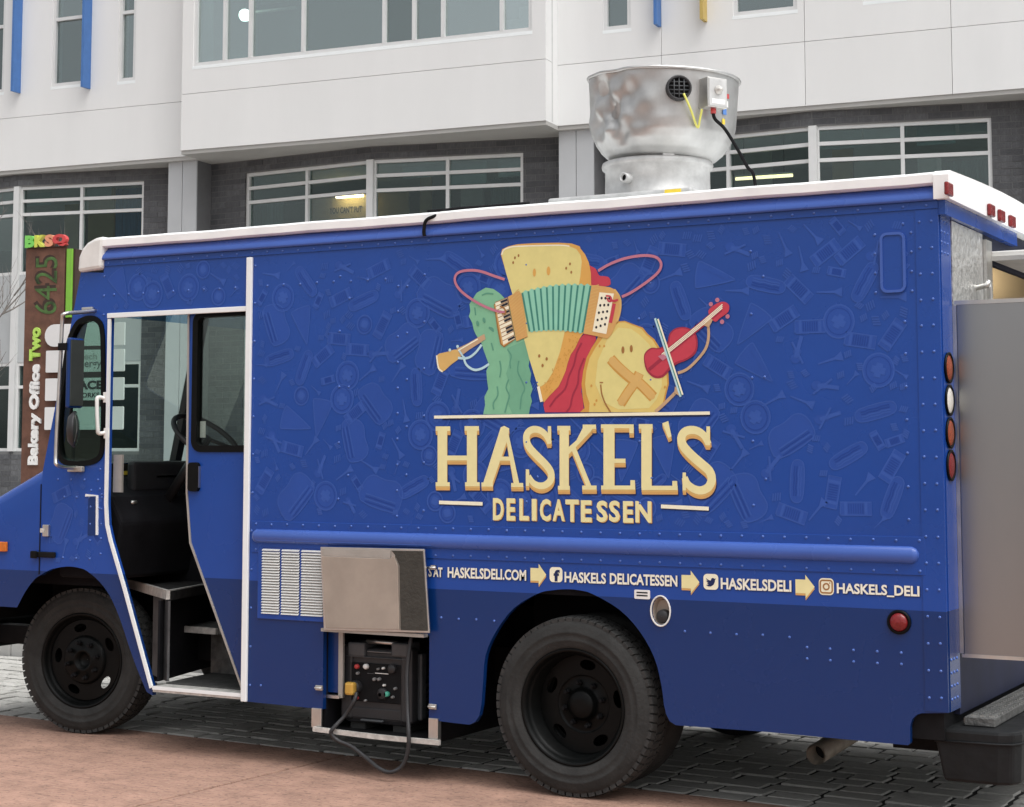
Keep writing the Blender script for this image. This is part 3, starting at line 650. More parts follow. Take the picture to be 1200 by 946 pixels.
# generator locker: box, lid folded up, tray
GZ0 = sp(440, 861)[1]
lk = MB(); e = .004
lk.box(gx0 - .03, gx0 - e, .031, .75, GZ0, gz1 + .02).box(gx1 + e, gx1 + .03, .031, .75, GZ0, gz1 + .02).box(gx0 - .03, gx1 + .03, .75, .78, GZ0, gz1 + .02).box(gx0 - .03, gx1 + .03, .031, .78, gz1 + .021, gz1 + .045); lk.build('locker', 'dark_interior', truck)
tray = MB(); tz = [sp(x, y)[1] for x, y in ((372, 853.5), (445, 862.5), (518, 869.5))]; tx = [sp(x, 860)[0] for x in (371, 445, 519)]
ribbon(tray, smooth_line([(tx[0], tz[0]), (tx[1], tz[1]), (tx[2], tz[2])], 4), .024, -.035, -.02); tray.build('tray_rail', 'nosing', truck); bx('locker_tray', 'black', truck, gx0 - .03, gx1 + .03, -.0195, .74, tz[1] - .014, tz[1] + .004)
for a, b in (((366.5, 834), (378, 853)), ((503.5, 846), (514.5, 868))):
    p, q = sp(*a), sp(*b); bx('tray_bracket', 'alu', truck, p[0], q[0], -.012, -.0006 if p[0] < gx0 else .02, q[1], p[1] + .02, bevel=.002)
p, q = sp(383, 742, .05), sp(397, 812, .05); bx('locker_post', 'navy_paint', truck, p[0], q[0], .05, .10, q[1], gz1 + .02)
p, q = sp(397.5, 742, .05), sp(402, 818, .05); bx('locker_strip', 'alu_dull', truck, p[0], q[0], .045, .06, q[1], gz1 + .02); p, q = sp(381, 814, .04), sp(398, 819, .04); bx('locker_strip', 'alu', truck, p[0], q[0], .035, .12, q[1], p[1])
lid = S((375.5, 641), (497.5, 643.5), (503.5, 742), (379.5, 738.5), Y=-.045)
lo = MB().plate(lid, -.047, -.035).build('locker_lid', 'alu', truck, .003)
li = S((377.5, 652), (457, 655), (462, 651), (466.5, 663), (468, 738), (382, 736), Y=-.05); MB().plate(li, -.0535, -.0475).build('lid_lining', 'lid_inner', lo, .002)
MB().plate(S((378, 643.5), (458, 645), (457, 654.2), (377.8, 651), Y=-.05), -.0512, -.0475).build('lid_lining', 'alu_dull', lo)
MB().plate(S((459, 645.5), (495, 646), (501, 739.5), (469.5, 738.6), (468, 663), (463, 650.5), Y=-.05), -.0512, -.0475).build('lid_insulation', 'insulation', lo)
bx('lid_hinge', 'alu_dull', lo, gx0 + .01, gx1 - .01, -.036, .002, gz1 - .008, gz1 + .008)
for (px, py) in ((375, 806), (508, 828)):
    p = sp(px, py); t = MB().box(p[0] - .022, p[0] + .022, -.012, -.0006, p[1] - .013, p[1] + .013).build('latch', 'alu', truck, .003); MB().tube([(p[0] - .02, -.018, p[1]), (p[0] + .02, -.018, p[1])], .005).build('latch_pin', 'nosing', t)
p = sp(505, 665); MB().tube([(p[0] - .02, -.02, p[1]), (p[0] + .04, -.02, p[1])], .006).box(p[0] + .01, p[0] + .035, -.018, -.001, p[1] - .01, p[1] + .012).build('lid_catch', 'alu', truck)
# fuel filler
el = lambda sx_, sz_, k=24: [(fx + sx_ * math.cos(2 * math.pi * i / k), fz + sz_ * math.sin(2 * math.pi * i / k)) for i in range(k)]
fo = MB().plate(el(.052, .072), -.008, -.0006, [el(.045, .064)]).build('fuel_filler', 'white_paint', truck, .004)
cu_ = MB(); A_, B_ = el(.044, .063), el(.036, .05)
cu_.add([(x, -.001, z) for x, z in A_] + [(x, .035, z) for x, z in B_], [(i, (i + 1) % 24, 24 + (i + 1) % 24, 24 + i) for i in range(24)] + [tuple(range(24, 48))]); cu_.build('filler_cup', 'lid_inner', fo)
MB().lathe([(.001, -.018), (.026, -.018), (.031, -.010), (.031, .02)], (fx + .004, .018, fz - .026), (0, 1, 0), 18).build('filler_cap', 'black_plastic', fo)
p, q = sp(743.5, 691), sp(762, 702.5); st = MB().plate(rrect(p[0], q[0], q[1], p[1], .006), -.0025, -.0008).build('sticker', 'sign_white', truck)
for f_ in (.30, .62): bx('sticker_print', 'ink', st, p[0] + .012, q[0] - .012, -.0031, -.0026, q[1] + (p[1] - q[1]) * f_, q[1] + (p[1] - q[1]) * (f_ + .16))
def marker(px, py, r, m):
    c = sp(px, py); o = MB().lathe([(r * .6, -.0005), (r, -.0005), (r, -.010), (r * .82, -.014), (r * .75, -.008)], (c[0], 0, c[1]), (0, 1, 0), 22).build('side_marker', 'black_gloss', truck)
    MB().lathe([(r * .76, -.007), (r * .68, -.020), (r * .4, -.026), (.001, -.028)], (c[0], 0, c[1]), (0, 1, 0), 22).build('lens', m, o)
marker(1054, 729, .052, 'red_lens')
h0, h1 = sp(1033, 275), sp(1061, 341); vh = MB(); rr_ = rrect(h0[0], h1[0], h1[1], h0[1], .025); MB().plate(rr_, -.007, -.0005).build('side_hatch', 'blue_wrap', truck); ribbon(vh, rr_ + [rr_[0]], .012, -.012, -.0005); vh.build('hatch_rim', 'blue_skylit', truck)
# --- sliding door, slid most of the way back
Yd = .04
sd_ = [*S((221.5, 368), (219.5, 578), (223.5, 636), (287, 815), Y=Yd)]; sd_[0] = (sd_[0][0], 2.40)
door = sd_ + [(-3.45, .36), (-3.45, 2.40)]
d0_, d1_ = sp(230, 374, Yd), sp(260, 526, Yd); dw = rrect(d0_[0], -3.60, d1_[1], 2.36, .045)
dob = MB().plate(door, Yd, Yd + .035, [dw]).build('sliding_door', 'blue_wrap', truck)
q_ = MB(); ribbon(q_, dw + [dw[0]], .036, Yd - .008, Yd + .04); q_.build('window_gasket', 'black_gloss', dob)
MB().plate(dw, Yd + .014, Yd + .02).build('door_window', 'door_glass', dob)
q_ = MB(); ribbon(q_, sd_, .012, Yd - .006, Yd + .037); q_.build('door_edge', 'alu_dull', dob)
p, q = sp(223, 542, Yd), sp(234.5, 576, Yd); dh = MB().plate(rrect(p[0], q[0], q[1], p[1], .018), Yd - .022, Yd - .0005).build('door_handle', 'black_gloss', dob, .006); bx('handle_rim', 'alu', dh, q[0] - .004, q[0] + .003, Yd - .018, Yd - .001, q[1] + .02, p[1] - .02)
p, q = sp(240, 494, .1), sp(246, 513, .1); bx('window_tag', 'sign_white', dob, p[0], q[0], Yd + .021, Yd + .024, q[1], p[1])
# --- cab front, windscreen
fwx = lambda z: -4.905 - (2.64 - z) * (.265 / 1.155)
def slab(name, m, pts, parent=truck):   # box through 8 points: 4 front (at X plane) thickened in x
    return MB().add([Vector(p) for p in pts] + [Vector(p) + Vector((.05, 0, .012)) for p in pts], [(0, 1, 2, 3), (7, 6, 5, 4), (0, 4, 5, 1), (1, 5, 6, 2), (2, 6, 7, 3), (3, 7, 4, 0)]).build(name, m, parent)
def quad_front(name, m, y0, y1, z0, z1, dx=0.): return slab(name, m, [(fwx(z0) + dx, y0, z0), (fwx(z0) + dx, y1, z0), (fwx(z1) + dx, y1, z1), (fwx(z1) + dx, y0, z1)])
quad_front('windscreen_pillar', 'blue_paint', .031, .075, 1.47, 2.63); quad_front('windscreen_pillar', 'blue_paint', TW - .075, TW - .031, 1.47, 2.63)
quad_front('windscreen_header', 'black_plastic', .076, TW - .076, 2.54, 2.627); quad_front('windscreen_post', 'black_plastic', TW / 2 - .03, TW / 2 + .03, 1.53, 2.539)
quad_front('cowl', 'black_plastic', .076, TW - .076, 1.44, 1.529)
for y0, y1 in ((.078, TW / 2 - .031), (TW / 2 + .031, TW - .078)):
    MB().add([(fwx(1.53) + .02, y0, 1.53), (fwx(1.53) + .02, y1, 1.53), (fwx(2.54) + .02, y1, 2.54), (fwx(2.54) + .02, y0, 2.54)], [(0, 1, 2, 3)]).build('windscreen', 'truck_glass', truck)
    MB().add([(fwx(2.40) + .024, y0, 2.40), (fwx(2.40) + .024, y1, 2.40), (fwx(2.54) + .024, y1, 2.54), (fwx(2.54) + .024, y0, 2.54)], [(0, 1, 2, 3)]).build('shade_band', 'shade_glass', truck)
# hood: rounded shell from the cowl to the nose, wheel arch cut into its flanks
hx0 = sp(50, 553)[0]; hz0 = sp(50, 549)[1] + .01; hs_ = (hz0 - sp(0, 577)[1]) / (hx0 - sp(0, 577)[0])
ahl = smooth_line(S((47, 674.5), (40.6, 679), (30, 693), (20, 712)), 3); zbot = ahl[-1][1]
def zb_h(x):
    if x <= ahl[-1][0]: return zbot
    for (a, za), (b, zbb) in zip(ahl, ahl[1:]):
        if b <= x <= a: return zbb + (za - zbb) * (x - b) / (a - b)
    return ahl[0][1]
xs = sorted(set([hx0, hx0 - .01] + [a for a, _ in ahl] + [hx0 - .03 * i for i in range(1, 30)])); xs = [x for x in xs if x <= hx0 + .001 and x > hx0 - .82]
hv = []; hn = None
for x in xs:
    tz_ = hz0 + hs_ * (x - hx0); nose = max(0, (hx0 - .70 - x) / .12); tz_ -= .10 * nose ** 2; r_ = .075
    ring = [(x, 0, zb_h(x))] + [(x, 0, zb_h(x) + (tz_ - r_ - zb_h(x)) * k / 4) for k in range(1, 5)] + [(x, r_ - r_ * math.cos(R(a)), tz_ - r_ + r_ * math.sin(R(a))) for a in (15, 30, 45, 60, 75, 90)]
    ring += [(x, TW / 2, tz_ + .03)] + [(p[0], TW - p[1], p[2]) for p in reversed(ring)]
    hn = len(ring); hv += ring
MB().add(hv, [(i * hn + j, i * hn + j + 1, (i + 1) * hn + j + 1, (i + 1) * hn + j) for i in range(len(xs) - 1) for j in range(hn - 1)], None, True).build('hood', 'blue_wrap', truck)
xn = xs[0]; zn = hz0 + hs_ * (xn - hx0) - .1
bx('grille', 'black_plastic', truck, xn - .012, xn + .02, .25, TW - .25, zbot + .02, zn - .03); bx('nose_panel', 'blue_paint', truck, xn, xn + .02, .01, TW - .01, zbot, zn + .02)
for yy in (.14, TW - .14): MB().lathe([(.001, -.03), (.06, -.022), (.085, -.004), (.09, .01)], (xn - .01, yy, zbot + .22), (1, 0, 0), 20).build('headlight', 'clear_lens', truck)
bx('front_bumper', 'bumper', truck, xn - .16, xn - .03, -.02, TW + .02, .42, .60, bevel=.02); bx('bumper_bracket', 'black', truck, xn - .03, -5.3, .5, .6, .45, .56); bx('bumper_bracket', 'black', truck, xn - .03, -5.3, 1.6, 1.7, .45, .56)
p = sp(3, 641); bx('indicator', 'amber_lens', truck, p[0] - .09, p[0] + .045, -.02, -.0005, p[1] - .026, p[1] + .03, bevel=.006)
p = sp(56, 622); lt_ = bx('hood_latch', 'alu', truck, p[0] - .022, p[0] + .022, -.022, -.0005, p[1] - .032, p[1] + .034, bevel=.004); bx('latch_hook', 'nosing', lt_, p[0] - .03, p[0] - .005, -.03, -.0225, p[1] - .01, p[1] + .014)
p = sp(53, 650); bx('hood_strap', 'black', truck, p[0] - .085, p[0] + .085, -.018, -.0005, p[1] - .016, p[1] + .016, bevel=.006); bx('hood_strap_boss', 'black_gloss', truck, p[0] - .09, p[0] - .04, -.03, -.0185, p[1] - .022, p[1] + .02, bevel=.006)
hb = S((101, 580.5), (114.5, 581), (114.3, 627), (103, 627.5)); sb = MB(); ribbon(sb, hb[:3], .014, -.008, -.0005); sb.build('pull_rim', 'white_trim', truck); bx('pull_recess', 'navy_paint', truck, hb[3][0], hb[2][0] - .01, -.003, -.0005, hb[3][1], hb[0][1] - .012)
# seam between hood and cab
bx('hood_seam', 'black', truck, hx0 - .012, hx0 - .004, -.002, .02, ahl[0][1] + .005, hz0 - .10)
# mirror
Ym = -.22
def T3(pts, Y): return [(sp(a, b, Y)[0], Y, sp(a, b, Y)[1]) for a, b in pts]
arm = T3([(76, 368)], Ym) + T3([(73, 376), (71, 420), (68, 480), (65.5, 535), (67, 545)], Ym) + [(sp(92, 548)[0], -.10, sp(92, 548)[1]), (sp(92, 548)[0], .0, sp(92, 548)[1])]
top_ = [(sp(112, 364)[0], 0, sp(112, 364)[1]), (sp(95, 366, -.1)[0], -.1, sp(95, 366, -.1)[1])]
mo = MB().tube(smooth_line(top_ + arm, 4), .011, 8).build('mirror_arm', 'alu', truck)
p = sp(106, 363); bx('arm_mount', 'alu', mo, p[0] - .05, p[0] + .03, -.02, -.0005, p[1] - .014, p[1] + .014, bevel=.004); p = sp(92, 549); bx('arm_mount', 'alu_dull', mo, p[0] - .06, p[0] + .05, -.03, -.0005, p[1] - .02, p[1] + .012, bevel=.006)
mc = sp(82, 437, -.22); mh = (sp(80, 396, -.2)[1] - sp(80, 478, -.2)[1]) / 2
bx('mirror', 'navy_paint', truck, mc[0] - .01, mc[0] + .02, -.245, -.135, mc[1] - mh, mc[1] + mh, bevel=.010)
bx('mirror_glass', 'door_mirror', truck, mc[0] + .021, mc[0] + .026, -.240, -.140, mc[1] - mh + .012, mc[1] + mh - .012)
bx('mirror_clamp', 'black', truck, mc[0] - .06, mc[0] - .0, -.255, -.2455, mc[1] + mh - .07, mc[1] + mh - .03)
c = sp(88, 503, -.16); MB().lathe([(.001, .03), (.05, .026), (.09, .012), (.098, 0)], (c[0], -.17, c[1]), (.80, .60, 0), 22).build('convex_mirror', 'door_mirror', truck); MB().lathe([(.094, .008), (.1, .010), (.102, .0), (.07, -.03), (.001, -.04)], (c[0], -.17, c[1]), (.80, .60, 0), 22).build('convex_mirror_shell', 'black_plastic', truck)
MB().tube([(c[0] - .03, -.17, c[1] + .03), (mc[0] - .02, -.18, mc[1] - mh + .005)], .009).build('mirror_stem', 'black', truck)
g0, g1 = sp(120.3, 466), sp(121, 508); MB().tube(smooth_line([(g0[0] + .02, 0, g0[1] - .006), (g0[0], -.035, g0[1]), (g0[0], -.045, g0[1] - .03), (g1[0], -.045, g1[1] + .03), (g1[0], -.035, g1[1]), (g1[0] + .02, 0, g1[1] + .006)], 4), .011).build('grab_bar', 'white_paint', truck)
for gg in (g0, g1): bx('bar_foot', 'white_paint', truck, gg[0] + .01, gg[0] + .05, -.010, -.0005, gg[1] - .03, gg[1] + .03, bevel=.004)
# --- far side, floor, inside
far = [(XT, .31), (-2.3, .31)] + [(-1.74 + .52 * math.cos(R(180 - a)), .42 + .5 * math.sin(R(a))) for a in range(0, 181, 15)] + [(-1.1, .33), (-.004, .36), (-.004, 2.69), (-4.74, 2.69), (-4.91, 2.62), (hx0, 1.48), (hx0, ahl[0][1])] + [(-5.05 + .47 * math.cos(R(a)), .5 + .45 * math.sin(R(a))) for a in (70, 50, 30, 10)] + [(-4.5, .31)]
MB().plate(far, TW - .03, TW, [rrect(-4.62, -3.8, 1.5, 2.32, .05)]).build('far_side_panel', 'blue_wrap', truck)
MB().plate(rrect(-4.62, -3.8, 1.5, 2.32, .05), TW - .018, TW - .012).build('far_door_window', 'door_glass', truck)
bx('floor', 'dark_interior', truck, -3.45, -.031, .031, TW - .052, .965, 1.0)
bx('bulkhead', 'dark_interior', truck, -3.50, -3.46, .09, TW - .031, .4, 2.75); bx('ceiling', 'dark_interior', truck, -4.72, -.031, .031, TW - .031, 2.70, 2.74)
bx('inner_lining', 'stainless', truck, -3.45, -.035, TW - .05, TW - .031, .90, 2.69); bx('inner_lining', 'room_warm', truck, -1.3, -1.26, .04, TW - .06, .90, 2.69)
il = bx('ceiling_lamp', 'warm_glow', truck, -.8, -.5, 1.2, 1.5, 2.66, 2.69); il['label'] = 'small warm ceiling lamp inside the rear hatch'
# step well
ZP = .85
P1, P2, P3 = [Vector(onground(a, b, ZP)) for a, b in ((151, 679), (200, 693), (262, 682))]
top = [tuple(P1), tuple(P2), tuple(P3), (-3.51, 2.16), (P1.x, 2.16)]
MB().plate(top, ZP - .05, ZP, axis='z').build('cab_floor', 'cab_mat', truck)
def edge_strip(name, m, a, b, z0, z1, t=.02, off=.004):
    d = (b - a).normalized(); nn = Vector((d.y, -d.x)); 
    if nn.y > 0: nn = -nn
    o = nn * off; p = [a + o, b + o, b + nn * (off + t), a + nn * (off + t)]
    return MB().plate([tuple(v) for v in p], z0, z1, axis='z').build(name, m, truck)
edge_strip('floor_nosing', 'nosing', P1, P2, ZP - .045, ZP + .006); edge_strip('floor_nosing', 'nosing', P2, P3, ZP - .045, ZP + .006)
wa = Vector((sp(150, 690, .04)[0], .04)); Pm = P2 + (P1 - P2) * ((-4.60 - P2.x) / (P1.x - P2.x)); edge_strip('well_side', 'step_dark', Pm, P2, .362, ZP - .052, .012, .0); bx('arch_liner', 'dark_interior', truck, -5.62, -4.80, .235, .245, .846, 1.0); bx('well_back', 'dark_interior', truck, -4.62, -3.46, 1.12, 1.14, .34, .84); bx('well_back', 'dark_interior', truck, -3.47, -3.45, .1, 1.12, .34, .84)
edge_strip('well_riser', 'dark_interior', P2, P3, .36, ZP - .052, .012, .06)
ZS = .625; s0 = Vector(onground(201, 733, ZS)); s1 = Vector(onground(256, 737, ZS))
MB().plate([tuple(s0), tuple(s1), (-3.51, s1.y + .1), (-3.51, 1.2), (s0.x - .1, 1.2)], ZS - .03, ZS, axis='z').build('step', 'step_plate', truck); edge_strip('step_nosing', 'nosing', s0, s1, ZS - .03, ZS + .004)
q0, q1 = Vector(onground(222, 791, .37)), Vector(onground(283, 800, .37)); edge_strip('step_riser', 'step_plate', Vector((q0.x, s0.y + .10)), Vector((q1.x + .3, s1.y + .10)), .362, ZS - .032, .01, 0)
MB().plate([(sill_x0, .101), (XT + .2, .101), (XT + .2, 1.1), (sill_x0 - .1, 1.1)], .335, .36, axis='z').build('well_floor', 'well_mat', truck)
bx('hinge_plate', 'alu_dull', truck, *[sp(134, 560, .05)[0], sp(144, 560, .05)[0]], .04, .055, sp(140, 577, .05)[1], sp(140, 533, .05)[1])
MB().lathe([(.001, -.012), (.012, -.006), (.012, .03)], (sp(155, 589, .25)[0], .25, sp(155, 589, .25)[1]), (0, 1, 0), 12).build('knob', 'alu', truck)
# dashboard, wheel, engine cover
dsh = MB().plate([(-5.13, .9), (-4.72, .9), (-4.66, 1.22), (-4.74, 1.36), (-4.95, 1.46), (-5.14, 1.47)], .10, TW - .08).build('dashboard', 'dark_interior', truck, .02)
bx('gauge_panel', 'black_plastic', dsh, -4.86, -4.80, .35, .95, 1.38, 1.56, bevel=.02)
bx('dash_strip', 'yellow', dsh, -5.05, -5.03, .5, 1.1, 1.478, 1.50); bx('dash_pad', 'grey_plastic', dsh, -4.95, -4.80, .55, .95, 1.462, 1.475)
bx('engine_cover', 'dark_interior', truck, -4.9, -4.0, 1.0, 1.75, .90, 1.3, bevel=.06)
wc = Vector((-4.46, .58, sp(228, 508, .55)[1] - .03)); wax = Vector((.62, 0, .78)); wm = MB(); a_ = Vector((0, 1, 0)); b_ = wax.cross(a_).normalized()
wm.tube([wc + (a_ * math.cos(2 * math.pi * i / 28) + b_ * math.sin(2 * math.pi * i / 28)) * .215 for i in range(28)], .016, 8, closed=True)
for t_ in (90, 210, 330): wm.tube([wc, wc + (a_ * math.cos(R(t_)) + b_ * math.sin(R(t_))) * .21], .011)
wm.tube([wc + wax * .01, wc - wax * .45], .03); wm.build('steering_wheel', 'black_plastic', truck)
bx('seat_base', 'dark_interior', truck, -4.05, -3.62, .62, 1.05, .90, 1.22); st_ = bx('driver_seat', 'dark_interior', truck, -4.10, -3.60, .58, 1.08, 1.221, 1.34, bevel=.04); bx('seat_back', 'dark_interior', st_, -3.70, -3.58, .58, 1.08, 1.341, 1.60, bevel=.04)
# --- chassis
bx('frame_rail', 'black', truck, -5.8, -.05, .60, .68, .42, .60); bx('frame_rail', 'black', truck, -5.8, -.05, 1.52, 1.60, .42, .60)
bx('axle', 'black', truck, -5.11, -5.01, .4, 1.8, .33, .43); MB().tube([(-1.782, .3, .41), (-1.782, 1.9, .41)], .06, 10).lathe([(.001, -.2), (.12, -.15), (.17, 0), (.12, .15), (.001, .2)], (-1.782, 1.1, .41), (0, 1, 0), 16).build('axle', 'black', truck)
bx('wheel_housing', 'dark_interior', truck, -2.36, -1.14, .031, .62, .935, .964); bx('wheel_housing', 'dark_interior', truck, -2.32, -1.18, .621, .65, .42, .96)
bx('wheel_housing', 'dark_interior', truck, -5.8, -4.46, .75, .78, .40, 1.0); bx('wheel_housing', 'dark_interior', truck, -5.8, -4.75, .012, .75, 1.001, 1.03); bx('engine_block', 'black', truck, -5.86, -4.75, .78, 1.42, .36, 1.35); bx('inner_guard', 'black', truck, -5.84, -5.80, .03, .76, .62, 1.03)
bx('fuel_tank', 'black', truck, -1.05, -.45, .95, 1.45, .36, .62, bevel=.05); bx('gearbox', 'black', truck, -4.4, -3.6, .85, 1.35, .36, .70, bevel=.05); bx('underbody', 'black', truck, -3.4, -2.4, .8, 1.5, .38, .8)
# --- wheels
def make_wheel(cx, yo, r, wd, rear, sgn=1, treads=True, name='wheel'):
    "disc wheel with its outer face at y = yo; sgn -1 mirrors it to the far side"
    C = (cx, yo, r); ax = (0, sgn, 0); k = r / .41
    dp = .13 if rear else .052
    wh = MB(); prof = [(.262, .022), (.268, .010), (.262, .006), (.252, .012), (.246, .03), (.238, .045), (.232, .05), (.228, dp + .03), (.20, dp + .055), (.20, wd - .03), (.255, wd - .01)]
    wh.lathe([(a * k, b) for a, b in prof], C, ax, 48)
    o = wh.build(name, 'black_gloss', truck)
    n = 5; ri, ro_ = .135 * k, .226 * k; hl = []
    for i in range(n):
        t0 = 2 * math.pi * (i + (.15 if rear else .42)) / n; cxh, czh = .182 * k * math.cos(t0), .182 * k * math.sin(t0); tx_, tz_ = -math.sin(t0), math.cos(t0); hl.append([(cx + cxh + tx_ * .042 * math.cos(q) + math.cos(t0) * .024 * math.sin(q), r + czh + tz_ * .042 * math.cos(q) + math.sin(t0) * .024 * math.sin(q)) for q in [2 * math.pi * j / 14 for j in range(14)]])
    circ = lambda rr: [(cx + rr * math.cos(2 * math.pi * j / 40), r + rr * math.sin(2 * math.pi * j / 40)) for j in range(40)]
    yd = yo + sgn * dp; MB().plate(circ(ro_), yd, yd + sgn * .008, hl + [circ(ri)]).build('disc', 'black_gloss', o)
    hub = MB()
    if rear: hub.lathe([(ri + .004, dp), (.128 * k, dp + .012), (.125 * k, dp + .012), (.085, dp + .010), (.072, dp - .0), (.068, dp - .025), (.06, dp - .035), (.02, dp - .037), (.001, dp - .037)], C, ax, 28)
    else: hub.lathe([(ri + .004, dp), (.130 * k, dp - .018), (.122 * k, dp - .022), (.070, dp - .022), (.062, dp - .03), (.05, dp - .03), (.045, dp + .01), (.02, dp + .02), (.001, dp + .02)], C, ax, 28)
    hub.build('hub', 'black_gloss', o)
    for i in range(8):
        t0 = 2 * math.pi * (i + .3) / 8; R_ = .100 * k; nb = (cx + R_ * math.cos(t0), yo, r + R_ * math.sin(t0)); b0 = dp + (.012 if rear else -.022)
        MB().lathe([(.014, b0), (.014, b0 - .018), (.009, b0 - .024), (.009, b0 - .036), (.001, b0 - .037)], nb, ax, 6, smooth=False).build('lug_nut', 'black', o)
    ty = MB(); tp_ = [(.262, .028), (.268, .012), (.282, .004), (.300, .000), (.306, -.004), (.311, -.001), (.335, -.002), (.340, -.006), (.346, -.002), (.365, .002), (.380, .010), (.392, .022), (.400, .035), (.405, .05), (.405, wd - .05), (.392, wd - .022), (.365, wd - .002), (.30, wd), (.262, wd - .02)]
    tr = MB()
    ty.lathe([(a * k, b) for a, b in tp_], C, ax, 72); ty.build('tyre', 'rubber', o)
    if treads:
        N = 64; rr0, rr1 = .396 * k, .4115 * k
        for i in range(N):
            for j, (h0_, h1_, of) in enumerate(((.018, .062, 0), (.068, .104, .5), (.110, wd - .110, 0), (wd - .104, wd - .068, .5), (wd - .062, wd - .018, 0))):
                if h1_ <= h0_: continue
                t0 = 2 * math.pi * (i + of + .06) / N; t1 = 2 * math.pi * (i + of + .86) / N; sk = .02 * (1 if j % 2 else -1)
                dr = -.006 if j in (0, 4) else 0
                vs = []
                for hh, s_ in ((h0_, 0), (h1_, sk)):
                    drr = dr * (1 if (hh in (.018, wd - .018)) else 0)
                    for rr2 in (rr0 - .012, rr1 + drr):
                        for t_ in (t0 + s_, t1 + s_): vs.append((cx + rr2 * math.cos(t_), yo + sgn * hh, r + rr2 * math.sin(t_)))
                tr.add(vs, [(0, 1, 3, 2), (4, 6, 7, 5), (2, 3, 7, 6), (0, 2, 6, 4), (1, 5, 7, 3)])
        tag(tr.build('tread_blocks', 'tread', o), kind='stuff')
    return o
make_wheel(-1.782, -.004, .418, .21, True); make_wheel(-1.782, .25, .418, .20, True, treads=False)
fwc = sp(92.5, 778, .26); o = make_wheel(fwc[0], .25, .416, .22, False); C_ = Matrix.Translation((fwc[0], .36, .416)); o.matrix_world = C_ @ Matrix.Rotation(R(9), 4, 'Z') @ C_.inverted()
make_wheel(-1.782, TW - .004, .41, .22, True, -1, False); make_wheel(fwc[0], TW - .26, .405, .22, False, -1, False)
# --- rivets
rv = MB(); RV = []
def row(x0, x1, z, stp):
    n = max(1, round((x1 - x0) / stp))
    for i in range(n + 1): RV.append((x0 + (x1 - x0) * i / n, z))
def colm(x, z0, z1, stp):
    n = max(1, round((z1 - z0) / stp))
    for i in range(n + 1): RV.append((x, z0 + (z1 - z0) * i / n))
row(-4.70, -.05, 2.672, .1); zq = sp(380, 331)[1]; row(-4.66, sp(452, 331)[0], zq, .105)
xc1, xc2 = sp(466, 480)[0], sp(497, 480)[0]; colm(xc1, zr + .12, 2.45, .125); colm(xc2, zr + .15, 2.5, .22); colm(xc1 + .055, 1.5, 2.45, .27)
for xcol in (-3.12, -2.02, -1.42, -.86): colm(xcol, zr + .2, 2.52, .26); colm(xcol + .06, zr + .32, 2.4, .52)
colm(-.155, zr + .15, 2.6, .14); colm(-.082, zc + .06, 2.6, .115); colm(-.03, zc + .06, 2.6, .115)
row(-3.64, -.11, zr + .062, .1); row(-3.64, -.11, zr - .068, .1)
row(-.62, -.2, .76, .1); row(-.62, -.2, .71, .1); row(-2.5, -2.2, .80, .1); row(-1.2, -.7, .80, .12)
colm(-4.735, 1.30, 2.60, .105); row(-5.05, -4.75, 1.46, .1); row(-5.0, -4.72, 1.36, .1); colm(-4.72, 1.05, 1.38, .08); colm(-4.80, 1.12, 1.40, .1); row(-5.0, -4.8, 1.02, .12)
colm(XT + .03, .4, 2.6, .2); row(-3.6, -2.9, .40, .25)
h_ = [(h0[0] - .03, h1[0] + .03), (h1[1], h0[1])]
for q in range(4): RV.append((h_[0][0], h_[1][0] + (h_[1][1] - h_[1][0]) * q / 3)); RV.append((h_[0][1], h_[1][0] + (h_[1][1] - h_[1][0]) * q / 3))
for x, z in RV:
    if gx0 - .35 < x < gx1 + .02 and z < 1.14: continue
    z += random.uniform(-.002, .002); y0 = -.0005 if not (abs(z - zr) < .09 and x > XT) else -.005
    if x > -.100 and z < 2.652: y0 = -.004
    if z > 2.655: y0 = -.006
    rv.lathe([(.0068, y0 + .001), (.006, y0 - .0026), (.0034, y0 - .0042), (.0005, y0 - .0048)], (x, 0, z), (0, 1, 0), 8)
tag(rv.build('rivets', 'rivet_glint', side), kind='stuff')
re_ = MB()
for i in range(3):
    for j in range(4): re_.lathe([(.0068, 0), (.006, .003), (.003, .0045), (.0005, .005)], (.0, .05 + i * .045, zc + .05 + j * .055), (1, 0, 0), 8); re_.lathe([(.0068, 0), (.006, .003), (.003, .0045), (.0005, .005)], (.0, .04 + i * .05, 2.47 + j * .045), (1, 0, 0), 8)
tag(re_.build('post_rivets', 'rivet_glint', truck), kind='stuff')
